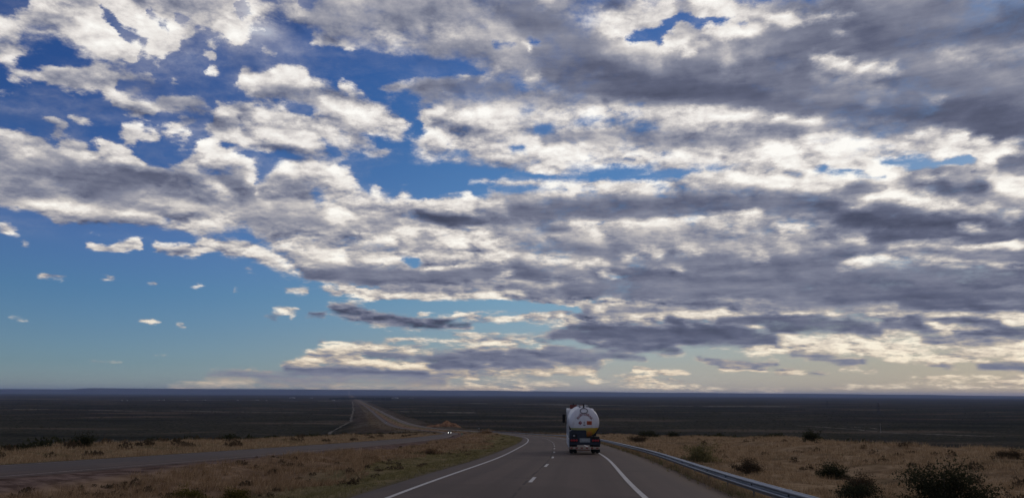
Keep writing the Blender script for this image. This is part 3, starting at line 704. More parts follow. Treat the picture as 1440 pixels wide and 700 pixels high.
# plain: dark scrub with lighter soil showing between the bushes
vor = N.node('ShaderNodeTexVoronoi', feature='F1'); N.put(vor.inputs['Vector'], P); vor.inputs['Scale'].default_value = .16; vor.inputs['Randomness'].default_value = 1
scr = N.mix(N.sstep(vor.outputs['Distance'], .25, .75), (.022, .024, .015, 1), (.062, .053, .038, 1))
scr = N.mix(N.sstep(nC, .42, .62), scr, (.040, .037, .026, 1))
scr = N.mix(N.m('MULTIPLY', N.sstep(nE, .45, .65), .7), scr, (.030, .024, .022, 1))
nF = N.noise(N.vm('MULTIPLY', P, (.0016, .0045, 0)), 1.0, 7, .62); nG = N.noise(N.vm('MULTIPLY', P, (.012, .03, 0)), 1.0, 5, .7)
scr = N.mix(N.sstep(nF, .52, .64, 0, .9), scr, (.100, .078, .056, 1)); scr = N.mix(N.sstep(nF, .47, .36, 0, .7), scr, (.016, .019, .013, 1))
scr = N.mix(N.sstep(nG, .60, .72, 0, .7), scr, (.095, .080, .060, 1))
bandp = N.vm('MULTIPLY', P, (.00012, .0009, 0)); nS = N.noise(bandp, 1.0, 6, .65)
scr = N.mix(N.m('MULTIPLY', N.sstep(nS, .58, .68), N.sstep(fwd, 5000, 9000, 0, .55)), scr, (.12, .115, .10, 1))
corr = N.mix(N.sstep(nB, .4, .6), (.080, .068, .050, 1), (.115, .094, .072, 1)); corr = N.mix(N.sstep(nC, .42, .58), corr, (.070, .052, .038, 1))
wob = N.m('MULTIPLY', N.m('SUBTRACT', nB, .5), 26.0)
lw = N.m('ADD', ell, wob)
# bench grass on the right and left, scrub beyond the brow
benchR = N.m('MULTIPLY', N.sstep(ell, 6.0, 7.5), N.m('SUBTRACT', 1, N.sstep(lw, 44, 56)))
ow = N.m('ADD', opp, wob)
benchL = N.m('MULTIPLY', N.m('SUBTRACT', 1, N.sstep(opp, -5, -4)), N.sstep(ow, -32, -22))
nearf = N.m('SUBTRACT', 1, N.sstep(fwd, 260, 520))
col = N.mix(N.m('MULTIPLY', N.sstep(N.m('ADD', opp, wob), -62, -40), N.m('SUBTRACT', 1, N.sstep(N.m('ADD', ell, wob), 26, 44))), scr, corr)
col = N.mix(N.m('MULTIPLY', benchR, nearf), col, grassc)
col = N.mix(N.m('MULTIPLY', benchL, N.m('MAXIMUM', nearf, .35)), col, N.mix(.35, grassc, verge))
med = N.m('MULTIPLY', N.sstep(opp, 3, 4.5), N.m('SUBTRACT', 1, N.sstep(ell, -6, -4.5)))
medc = N.mix(N.sstep(N.m('ADD', ell, N.m('MULTIPLY', wob, .25)), -13, -9), reds, verge)
medc = N.mix(N.m('SUBTRACT', 1, N.sstep(N.m('ADD', opp, N.m('MULTIPLY', wob, .12)), 6.0, 8.0)), medc, gravel)
col = N.mix(med, col, medc)
bump = bumpn(N, N.m('ADD', N.m('MULTIPLY', nA, .6), N.m('MULTIPLY', nD, .25)), .9, .25)
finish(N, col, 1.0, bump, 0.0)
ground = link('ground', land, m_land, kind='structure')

# ---- carriageways
def strip(name, e0s, zoff, mat, y0=-300, y1=60000, off=None, kind='structure', maxstep=None):
    yy = YS[(YS >= y0) & (YS <= y1)]
    e = np.array(e0s, float); E_, Y_ = np.meshgrid(e, yy)
    if off is not None: E_ = E_+off(np.maximum(Y_, 0))
    base_z = -Hroad(Y_)
    if off is not None or True:
        base_z = Z(np.where(True, (OPP(np.maximum(Y_, 0)) if off is not None else 0*E_), 0), Y_)
    zo = np.full(len(e), zoff); zo[0] -= .16; zo[-1] -= .16
    V_, F_ = grid(E_, Y_, base_z+zo[None, :])
    me = fastmesh(name, V_, F_, 4, {'ell': E_ if off is None else E_-off(np.maximum(Y_, 0)), 'fwd': Y_}, smooth=True)
    return link(name, me, mat, kind=kind)
m_asph, N = newmat('worn asphalt')
P = N.node('ShaderNodeNewGeometry').outputs['Position']; ell = attr(N, 'ell'); fwd = attr(N, 'fwd')
g1 = N.noise(P, 70, 3, .7); g2 = N.noise(P, .5, 5, .6); st = N.noise(N.xyz(N.m('MULTIPLY', ell, 1.3), N.m('MULTIPLY', fwd, .02), 0), 1.0, 5, .6)
c0 = N.mix(N.sstep(g1, .3, .7), (0.063, 0.043, 0.034, 1), (0.122, 0.085, 0.069, 1))
c0 = N.mix(N.sstep(st, .35, .7, 0, .6), c0, (0.066, 0.046, 0.038, 1))
c0 = N.mix(N.sstep(g2, .45, .7, 0, .35), c0, (0.107, 0.074, 0.058, 1))
# wheel tracks, the dark joint between the lanes, tar seams
def track(c, w): return N.m('SUBTRACT', 1, N.sstep(N.m('ABSOLUTE', N.m('SUBTRACT', ell, c)), w*.3, w))
tr = N.m('MAXIMUM', N.m('MAXIMUM', track(1.05, .5), track(2.85, .5)), N.m('MAXIMUM', track(-1.0, .5), track(-2.8, .5)))
c0 = N.mix(N.m('MULTIPLY', tr, .34), c0, (0.059, 0.041, 0.034, 1))
jw = N.m('ADD', ell, N.m('MULTIPLY', N.m('SUBTRACT', N.noise(P, .3, 3), .5), .12))
jt = N.m('SUBTRACT', 1, N.sstep(N.m('ABSOLUTE', N.m('SUBTRACT', jw, -.17)), .02, .07))
c0 = N.mix(N.m('MULTIPLY', jt, N.sstep(N.noise(P, .7, 3), .4, .55, 0, .8)), c0, (0.020, 0.015, 0.014, 1))
cell = N.node('ShaderNodeTexVoronoi', feature='DISTANCE_TO_EDGE'); N.put(cell.inputs['Vector'], N.vm('ADD', P, N.vm('SCALE', N.noise(P, .6, 4, .6, color=True), 2.5))); cell.inputs['Scale'].default_value = .085
crk = N.m('MULTIPLY', N.m('SUBTRACT', 1, N.sstep(cell.outputs['Distance'], .001, .004)), N.sstep(N.noise(P, .05, 2), .5, .6, 0, .7))
c0 = N.mix(crk, c0, (0.024, 0.019, 0.017, 1))
pat = N.sstep(N.noise(P, .07, 3, .5), .56, .575, 0, .45)
c0 = N.mix(pat, c0, (0.061, 0.043, 0.034, 1))
edge = N.sstep(N.m('ADD', ell, N.m('MULTIPLY', N.noise(P, 1.6, 4, .7), 1.2)), 6.2, 7.2)
c0 = N.mix(N.m('MULTIPLY', edge, .8), c0, (0.122, 0.078, 0.047, 1))
finish(N, c0, N.sstep(g1, .2, .8, .62, .85), bumpn(N, g1, .35, .01), .12)
strip('road', [-5.15, -4.9, -3.8, 0, 3.7, 6.6, 6.8], .005, m_asph)
m_asph2 = m_asph
strip('opposite_road', [-4.1, -3.8, 0, 3.8, 4.1], .005, m_asph2, off=OPP)
m_paint, N = newmat('worn white road paint')
P = N.node('ShaderNodeNewGeometry').outputs['Position']
wear = N.sstep(N.noise(P, 9, 6, .75), .42, .62)
finish(N, N.mix(N.m('MULTIPLY', wear, .55), (.50, .47, .44, 1), (.16, .15, .145, 1)), .7, None, .3)
m_paint2, N = newmat('almost worn away road paint')
P = N.node('ShaderNodeNewGeometry').outputs['Position']
finish(N, N.mix(N.sstep(N.noise(P, 3, 6, .75), .35, .6), (.34, .28, .26, 1), (.12, .105, .10, 1)), .8, None, .2)
# painted lines: solid at both edges, dashes between the lanes
def ribbon(pairs, dz, off=None):
    """pairs: list of (ell0, ell1, y0, y1, step)"""
    Vs, Fs = [], []; k = 0
    for e0, e1, a, b, stp in pairs:
        ks = YS[(YS > a) & (YS < b)]; yy = np.concatenate([[a], ks, [b]])
        E_, Y_ = np.meshgrid(np.array([e0, e1]), yy)
        if off is not None: E_ = E_+off(np.maximum(Y_, 0))
        zc = np.interp(Y_, YS, Z(OPP(np.maximum(YS, 0)) if off is not None else 0*YS, YS))
        xx = np.interp(Y_, YS, cx(YS)); oo = 0 if off is None else np.interp(Y_, YS, off(np.maximum(YS, 0)))-off(np.maximum(Y_, 0))
        n, m_ = E_.shape; idx = np.arange(n*m_).reshape(n, m_)+k
        Vs.append(np.stack([xx+E_+oo, Y_, zc+dz], -1).reshape(-1, 3))
        Fs.append(np.stack([idx[:-1, :-1], idx[:-1, 1:], idx[1:, 1:], idx[1:, :-1]], -1).reshape(-1, 4)); k += n*m_
    return np.concatenate(Vs), np.concatenate(Fs)
pairs = [(-3.88, -3.72, -100, 3000, 2), (3.70, 3.88, -100, 3000, 2)]
d = 31.2-1.6-12*9
while d < 1500: pairs.append((-.075, .075, d, d+3.1, 1)); d += 12.0
Vp, Fp = ribbon(pairs, .012); link('road_marking', fastmesh('road_marking', Vp, Fp, 4), m_paint, kind='structure')
pairs = [(-3.38, -3.24, -60, 2500, 2), (3.22, 3.36, -60, 2500, 2)]
Vp, Fp = ribbon(pairs, .012, OPP); link('opposite_road_marking', fastmesh('opposite_road_marking', Vp, Fp, 4), m_paint2, kind='structure')

# ---- pale dirt tracks out on the plain
m_track, N = newmat('pale dust track')
P = N.node('ShaderNodeNewGeometry').outputs['Position']
finish(N, N.mix(N.sstep(N.noise(P, .05, 5, .7), .4, .6), (.15, .125, .095, 1), (.085, .072, .055, 1)), .95, None, .1)
def zat(x, y): return Z(np.asarray(x, float)-cx(y), np.asarray(y, float))
def path_strip(name, pts, w, dz=.4):
    pts = np.array(pts, float); seg = np.hypot(*np.diff(pts, axis=0).T); s_ = np.concatenate([[0], np.cumsum(seg)])
    n = max(12, int(s_[-1]/12)); n = min(n, 900); q_ = np.linspace(0, s_[-1], n)
    x_, y_ = np.interp(q_, s_, pts[:, 0]), np.interp(q_, s_, pts[:, 1])
    x_ = x_+min(w, 20)*.35*waves(x_, y_, w*30, 31)
    tx_, ty_ = np.gradient(x_), np.gradient(y_); L = np.hypot(tx_, ty_); nx, ny = ty_/L, -tx_/L
    ww = w/2*(1+.22*waves(x_, y_, w*12, 33))
    e_ = np.stack([-ww, -ww/3, ww/3, ww], -1)
    X_ = x_[:, None]+nx[:, None]*e_; Y_ = y_[:, None]+ny[:, None]*e_; Z_ = zat(X_, Y_)+dz; Z_[:, [0, -1]] -= dz+.3
    idx = np.arange(X_.size).reshape(X_.shape)
    F_ = np.stack([idx[:-1, :-1], idx[:-1, 1:], idx[1:, 1:], idx[1:, :-1]], -1).reshape(-1, 4)
    return link(name, fastmesh(name, np.stack([X_, Y_, Z_], -1).reshape(-1, 3), F_, 4, smooth=True), m_track, kind='structure')
path_strip('dirt_track', [(-150, 640), (-205, 830), (-262, 1130), (-318, 1500), (-375, 1790), (-560, 2700), (-810, 3900), (-1150, 5500)], 7)
path_strip('dirt_track', [(-470, 2440), (-375, 2450), (-201, 2483), (-120, 2500)], 110)
path_strip('dirt_track', [(-250, 4900), (-60, 4700), (300, 4300), (700, 4050), (1500, 3950)], 200)
path_strip('dirt_track', [(-4600, 6200), (-3200, 6100), (-1500, 5950), (-1000, 5700)], 330)
path_strip('dirt_track', [(640, 1480), (655, 1400), (640, 1330)], 7)
path_strip('dirt_track', [(560, 1490), (590, 1330), (615, 1210), (700, 1110)], 6)
path_strip('dirt_track', [(-620, 2330), (-900, 2400), (-1700, 2620)], 60)

# ------------------------------------------------------------ materials helper
def simple(name, c, rough=.6, metal=0.0, spec=.4, var=.25, scale=8.0, emis=None, es=0.0):
    m_, N = newmat(name)
    P_ = N.node('ShaderNodeTexCoord').outputs['Object']
    f = N.sstep(N.noise(P_, scale, 5, .65), .35, .65)
    dark = tuple(x*(1-var) for x in c[:3])+(1,)
    finish(N, N.mix(f, dark, tuple(c[:3])+(1,)), rough, None, spec, metal, emis, es)
    return m_
def plantmat(name, a, b_, c_):
    m_, N = newmat(name)
    t = attr(N, 'tint')
    col_ = N.mix(N.sstep(t, 0, .5), a+(1,), b_+(1,)); col_ = N.mix(N.sstep(t, .6, 1.0), col_, c_+(1,))
    # thin leaves and dry blades let part of the light through
    df = N.node('ShaderNodeBsdfDiffuse'); tl_ = N.node('ShaderNodeBsdfTranslucent'); mx = N.node('ShaderNodeMixShader'); mx.inputs[0].default_value = .42
    N.l.new(col_, df.inputs[0]); N.l.new(col_, tl_.inputs[0]); N.l.new(df.outputs[0], mx.inputs[1]); N.l.new(tl_.outputs[0], mx.inputs[2])
    o_ = N.node('ShaderNodeOutputMaterial'); N.l.new(mx.outputs[0], o_.inputs[0]); return m_
M_dry = plantmat('dry golden grass', (.145, .092, .052), (.31, .21, .122), (.50, .37, .23))
M_red = plantmat('russet dead weeds', (.11, .068, .038), (.27, .175, .10), (.46, .33, .20))
M_green = plantmat('olive verge grass', (.075, .066, .028), (.17, .145, .064), (.32, .26, .13))
M_scrub = plantmat('dark green scrub leaves', (.016, .018, .010), (.036, .038, .021), (.085, .078, .045))
M_brush = plantmat('brown brush twigs', (.040, .028, .018), (.085, .060, .038), (.15, .11, .07))
M_yell = plantmat('yellow flowering brush', (.035, .034, .012), (.085, .07, .018), (.26, .19, .03))
M_stem = simple('grey bark', (.10, .075, .055), .9, var=.4)

# ------------------------------------------------------------ grass: many blades, one object per kind of ground
def blades(name, mat, e, y, hgt, lean, wid, nb, seed, spread):
    r = np.random.default_rng(seed); n = len(e)
    base = np.stack([cx(y)+e, y, Z(e, y)-.03], -1)
    B = np.repeat(base, nb, 0); m_ = len(B)
    hh = np.repeat(hgt, nb)*r.uniform(.45, 1.15, m_); a = r.uniform(0, 6.283, m_); off = np.repeat(spread, nb)*np.sqrt(r.uniform(0, 1, m_)); a2 = r.uniform(0, 6.283, m_)
    B = B+np.stack([np.cos(a2)*off, np.sin(a2)*off, 0*off], -1)
    ln = hh*lean*r.uniform(.2, 1.2, m_); tip = B+np.stack([np.cos(a)*ln+.08*hh, np.sin(a)*ln, hh], -1)
    w = np.repeat(wid, nb)*r.uniform(.6, 1.3, m_); pa = r.uniform(0, 6.283, m_); px = np.stack([np.cos(pa)*w, np.sin(pa)*w*.5, 0*w], -1)
    V = np.stack([B-px, B+px, tip], 1).reshape(-1, 3); F = np.arange(len(V)).reshape(-1, 3)
    tint = np.repeat(np.clip(np.repeat(r.uniform(0, 1, n), nb)*.55+r.uniform(0, .55, m_), 0, 1), 3)
    return link(name, fastmesh(name, V, F, 3, {'tint': tint}), mat, kind='stuff')
def scatter(n, y0, y1, pw, r):
    """more plants near, fewer far"""
    u = r.uniform(0, 1, n); a, b_ = y0**(1-pw), y1**(1-pw); return (a+(b_-a)*u)**(1/(1-pw))
def patchy(e, y, lam, seed, thr): return waves(e, y, lam, seed)+waves(e, y, lam*.3, seed+1)*.6 > thr
r = np.random.default_rng(21)
# bench on the right
n = 70000; y = scatter(n, 13, 260, 1.5, r); e = 7.2+r.uniform(0, 1, n)**.8*48
k = np.abs(cx(y)+e) < .75*y+6; k &= patchy(e, y, 9, 60, -.55); e, y = e[k], y[k]
sc_ = np.clip(y/45, .55, 2.6)
blades('dry_grass', M_dry, e, y, r.uniform(.16, .42, len(e))*np.clip(sc_, .8, 1.25), .55, .010*sc_+.004, 8, 1, .16*sc_)
# median: green close to the road, russet further over
n = 34000; y = scatter(n, 13, 330, 1.45, r); e = -5.0-r.uniform(0, 1, n)*15.2
k = np.abs(cx(y)+e) < .75*y+6; e, y = e[k], y[k]; lim = -10.0+2.5*waves(e, y, 14, 71)
k = e > lim; sc_ = np.clip(y/45, .55, 2.6)
kk = k & (patchy(e, y, 3.5, 62, -.5)) & ~((e > -5.9) & (r.uniform(0, 1, len(e)) < .5))
blades('verge_grass', M_green, e[kk], y[kk], r.uniform(.07, .22, kk.sum()), .6, .009*sc_[kk]+.003, 8, 2, .13*sc_[kk])
kk = ~k & patchy(e, y, 4, 64, -.35) & (e > -17.5)
blades('russet_grass', M_red, e[kk], y[kk], r.uniform(.15, .5, kk.sum()), .6, .010*sc_[kk]+.004, 8, 3, .17*sc_[kk])
n = 20000; y = scatter(n, 30, 420, 1.3, r); o_ = -4.3-r.uniform(0, 1, n)*26; e = OPP(y)+o_
k = (np.abs(cx(y)+e) < .78*y+6) & patchy(e, y, 10, 66, -.7); e, y = e[k], y[k]; sc_ = np.clip(y/45, .7, 2.6)
blades('roadside_grass', M_dry, e, y, r.uniform(.2, .5, len(e)), .5, .011*sc_+.004, 8, 4, .2*sc_)
# weeds along the foot of the rail
n = 5200; y = scatter(n, 10, 200, 1.3, r); e = 6.75+r.normal(0, .22, n)+.25
k = patchy(e*3, y, 2.2, 68, .15); e, y = e[k], y[k]; sc_ = np.clip(y/45, .5, 2.2)
blades('rail_weeds', M_dry, e, y, r.uniform(.10, .34, len(e)), .5, .010*sc_+.003, 9, 5, .12*sc_)
n = 1500; y = scatter(n, 10, 160, 1.3, r); e = 6.9+r.normal(0, .25, n); sc_ = np.clip(y/45, .5, 2.2)
blades('rail_weeds_green', M_green, e, y, r.uniform(.08, .25, len(e)), .5, .010*sc_+.003, 9, 6, .12*sc_).name = 'green_rail_weeds'

# ------------------------------------------------------------ bushes
def bush_leaves(w, h, nl, size, seed, gap=.25, flat=1.0):
    """leaf tufts through the volume of an uneven dome, gathered round the ends of its branches"""
    r = np.random.default_rng(seed); nt = 46
    ph = r.uniform(0, 6.283, nt); el_ = np.arcsin(r.uniform(.02, 1, nt)); rr_ = r.uniform(.55, 1.0, nt)*(1+.22*np.sin(ph*3+seed))
    tips = np.stack([np.cos(ph)*np.cos(el_)*w/2*rr_, np.sin(ph)*np.cos(el_)*w/2*rr_, np.sin(el_)*h*rr_*flat+.05], -1)
    k = r.integers(0, nt, nl); t = r.uniform(.35, 1.05, nl)**.7
    c = tips[k]*t[:, None]+r.normal(0, 1, (nl, 3))*np.array([w, w, h*.8])*(.052+gap*.08)
    c[:, 2] = np.abs(c[:, 2])
    s_ = size*r.uniform(.5, 1.4, nl); d = r.normal(0, 1, (nl, 3)); d[:, 2] = np.abs(d[:, 2])*.8+.2; d /= np.linalg.norm(d, axis=1)[:, None]
    q_ = r.normal(0, 1, (nl, 3)); q_ -= (q_*d).sum(1)[:, None]*d; q_ /= np.linalg.norm(q_, axis=1)[:, None]+1e-6
    V = np.stack([c-q_*s_[:, None]*.35, c+q_*s_[:, None]*.35, c+d*s_[:, None]*1.3], 1).reshape(-1, 3)
    tint = np.repeat(np.clip(r.uniform(0, .6, nl)+.35*r.uniform(0, 1, nt)[k], 0, 1), 3)
    return V, np.arange(len(V)).reshape(-1, 3), tint, tips
def bush_stems(tips, w, seed):
    r = np.random.default_rng(seed+5); Vs, Fs = [], []; k = 0
    for tp in tips[:30]:
        a = r.uniform(0, 6.283); b0 = np.array([math.cos(a)*w*.05, math.sin(a)*w*.05, -.05]); mid = b0*.6+tp*.45+r.normal(0, .03*w, 3); rs = (.014*w+.004, .008*w+.002, .002)
        for p_, rad_ in zip((b0, mid, tp), rs):
            for j in range(3):
                Vs.append(p_+np.array([math.cos(j*2.09), math.sin(j*2.09), 0])*rad_)
        for s_ in (0, 3):
            for j in range(3): Fs.append((k+s_+j, k+s_+(j+1) % 3, k+s_+3+(j+1) % 3, k+s_+3+j))
        k += 9
    return np.array(Vs), np.array(Fs)
def shrub(label, cat, x, y, w, h, mat, seed, nl=2600, size=.06, name='shrub', group=None, flat=1.0):
    z = float(zat(x, y))
    root = bpy.data.objects.new(name, None); COL.objects.link(root); root.location = (x, y, z-.03)
    root['label'] = label; root['category'] = cat
    if group: root['group'] = group
    V, F, t, tips = bush_leaves(w, h, nl, size, seed, flat=flat)
    link('foliage', fastmesh('foliage', V, F, 3, {'tint': t}), mat, root)
    V, F = bush_stems(tips, w, seed); link('stem', fastmesh('stem', V, F, 4), M_stem, root)
    return root
shrub('big dark bush at the bottom right corner of the dry bench', 'shrub', 13.6, 24.1, 3.0, 1.35, M_scrub, 101, 9000, .06)
shrub('round dark bush standing alone in the dry grass on the right bench', 'shrub', 17.7, 42.7, 2.1, 1.0, M_scrub, 102, 5200, .062)
shrub('grey twiggy bush behind the low one beside the rail', 'shrub', 14.0, 31.0, 1.7, .72, M_brush, 103, 3600, .05)
shrub('low dark bush between the guard rail and the big corner bush', 'shrub', 10.9, 24.4, 1.5, .5, M_scrub, 104, 3400, .05)
shrub('olive bush against the back of the rail at mid length', 'shrub', 12.0, 48.1, 2.5, 1.15, M_green, 105, 4600, .07)
shrub('brown dead bush just right of the olive one behind the rail', 'shrub', 12.4, 40.6, 1.7, .85, M_brush, 106, 3400, .055)
shrub('wide dark bush behind the rail just right of the tanker', 'shrub', 31.6, 176.5, 5.8, 2.0, M_scrub, 107, 2600, .2)
shrub('small dark bush second from the tanker on the far bench edge', 'shrub', 34.9, 164.4, 3.0, 1.4, M_scrub, 108, 1500, .16)
shrub('dark upright bush breaking the brow line of the right bench', 'shrub', 38.7, 99.0, 2.9, 1.9, M_scrub, 109, 3000, .11)
shrub('flat dark bush on the brow above the corner bush', 'shrub', 45.8, 87, 3.2, 1.0, M_scrub, 110, 3000, .1)
shrub('long dark bush on the brow near the middle of the right bench', 'shrub', 43.6, 128.5, 4.6, 1.4, M_scrub, 111, 2600, .15)
shrub('faint brown bush at the right edge of the picture', 'shrub', 30.4, 47.1, 1.6, .6, M_brush, 112, 2600, .06)
shrub('low bush at the foot of the rail beside the tanker', 'shrub', 19.4, 118, 3.4, 1.3, M_brush, 113, 2200, .12)
shrub('dark round bush in the yellow grass beyond the other carriageway', 'shrub', -40.2, 71.7, 2.8, 1.35, M_scrub, 114, 4200, .09)
shrub('low dark bush left of the round one beyond the other carriageway', 'shrub', -41.7, 64, 2.0, .8, M_scrub, 115, 2600, .09)
shrub('brown bush at the left edge of the picture', 'shrub', -33.9, 50.0, 2.0, .9, M_brush, 116, 3200, .07)
shrub('bush with yellow flowers in the median at lower left', 'shrub', -11.9, 28.4, 1.9, .62, M_yell, 117, 5200, .045)
shrub('second yellow tinged bush right of the flowering one', 'shrub', -10.7, 30.4, 1.3, .48, M_yell, 118, 3000, .04)
shrub('small dark bush at the bottom edge in the median', 'shrub', -12.0, 23.0, .85, .42, M_scrub, 119, 2400, .035)
shrub('russet bush in the middle of the median', 'shrub', -8.8, 48.1, 1.6, .65, M_red, 120, 2600, .06)
shrub('small russet bush right of the middle one in the median', 'shrub', -6.2, 61.0, 1.5, .6, M_red, 121, 2200, .07)
shrub('dark red bush on the hump where the median meets the bend', 'shrub', -6.5, 205, 4.4, 1.7, M_red, 122, 2200, .16)
shrub('lone dark bush far along the brow of the left bench', 'shrub', -33.7, 109.1, 2.4, 1.1, M_scrub, 123, 1900, .1)

# low brush nobody could count
def brush(name, mat, e, y, w, h, seed, nl=60):
    r = np.random.default_rng(seed); n = len(e); c = np.stack([cx(y)+e, y, Z(e, y)], -1); C_ = np.repeat(c, nl, 0); m_ = len(C_)
    W_, H_ = np.repeat(w, nl), np.repeat(h, nl); a = r.uniform(0, 6.283, m_); q_ = np.sqrt(r.uniform(0, 1, m_)); zz = r.uniform(0, 1, m_)*np.sqrt(np.maximum(1-q_*q_, .03))
    p_ = C_+np.stack([np.cos(a)*q_*W_/2, np.sin(a)*q_*W_/2, zz*H_], -1); s_ = W_*.11*r.uniform(.5, 1.3, m_); b_ = r.uniform(0, 6.283, m_)
    d_ = np.stack([np.cos(b_)*s_, np.sin(b_)*s_*.6, r.uniform(-.2, .3, m_)*s_], -1); u_ = np.stack([r.normal(0, .4, m_)*s_, r.normal(0, .4, m_)*s_, np.abs(r.normal(1.2, .4, m_))*s_], -1)
    V = np.stack([p_-d_, p_+d_, p_+u_], 1).reshape(-1, 3)
    t = np.repeat(np.clip(np.repeat(r.uniform(0, 1, n), nl)*.6+r.uniform(0, .4, m_), 0, 1), 3)
    return link(name, fastmesh(name, V, np.arange(len(V)).reshape(-1, 3), 3, {'tint': t}), mat, kind='stuff')
n = 900; y = scatter(n, 18, 320, 1.2, r); e = -7-r.uniform(0, 1, n)*11; k = patchy(e, y, 12, 80, 0); e, y = e[k], y[k]
brush('median_brush', M_brush, e, y, r.uniform(.12, .55, len(e)), r.uniform(.08, .26, len(e)), 7)
n = 900; y = scatter(n, 18, 260, 1.2, r); e = 8.5+r.uniform(0, 1, n)*42; k = patchy(e, y, 15, 82, .1); e, y = e[k], y[k]
brush('bench_brush', M_brush, e, y, r.uniform(.15, .9, len(e)), r.uniform(.1, .42, len(e)), 8)
n = 220; y = scatter(n, 40, 420, 1.1, r); e = OPP(y)-6-r.uniform(0, 1, n)*26; k = patchy(e, y, 14, 84, -.1); e, y = e[k], y[k]
brush('left_bench_brush', M_brush, e, y, r.uniform(.6, 1.9, len(e)), r.uniform(.3, .8, len(e)), 9).name = 'bench_brush'
# brow shrubs and the scrub of the slopes and plain
n = 1000; y = scatter(n, 60, 500, 1.0001, r); sgn = r.uniform(0, 1, n) < .5; e = np.where(sgn, 44+r.uniform(0, 1, n)**1.5*60, OPP(y)-27-r.uniform(0, 1, n)**1.5*60)
brush('slope_scrub', M_scrub, e, y, r.uniform(1, 2.8, n), r.uniform(.4, 1.15, n), 10, 50)
n = 34000; y = scatter(n, 520, 5200, 1.25, r); x_ = y*r.uniform(-.74, .74, n); e = x_-cx(y)
k = ((e > 40) | (e < OPP(y)-70)) & patchy(x_, y, 260, 86, -.9); e, y = e[k], y[k]; sc_ = np.clip(y/1200, .8, 2.2)
brush('plain_scrub', M_scrub, e, y, r.uniform(1.6, 4.2, len(e))*sc_, r.uniform(.7, 1.8, len(e))*np.sqrt(sc_), 11, 9)
n = 5200; y = scatter(n, 380, 3800, 1.3, r); e = OPP(y)/2+r.uniform(-1, 1, n)*75; k = (np.abs(e) > 9) & (np.abs(e-OPP(y)) > 7) & patchy(e, y, 60, 88, -.3); e, y = e[k], y[k]; sc_ = np.clip(y/1200, .8, 2)
brush('corridor_brush', M_brush, e, y, r.uniform(1.2, 3.2, len(e))*sc_, r.uniform(.5, 1.3, len(e))*sc_, 12, 10)
n = 420; y = r.uniform(7200, 9200, n); x_ = -1750+r.uniform(0, 1, n)*620+(y-7200)*-.17; brush('tree_belt', M_scrub, x_-cx(y), y, r.uniform(12, 26, n), r.uniform(9, 18, n), 13, 22)

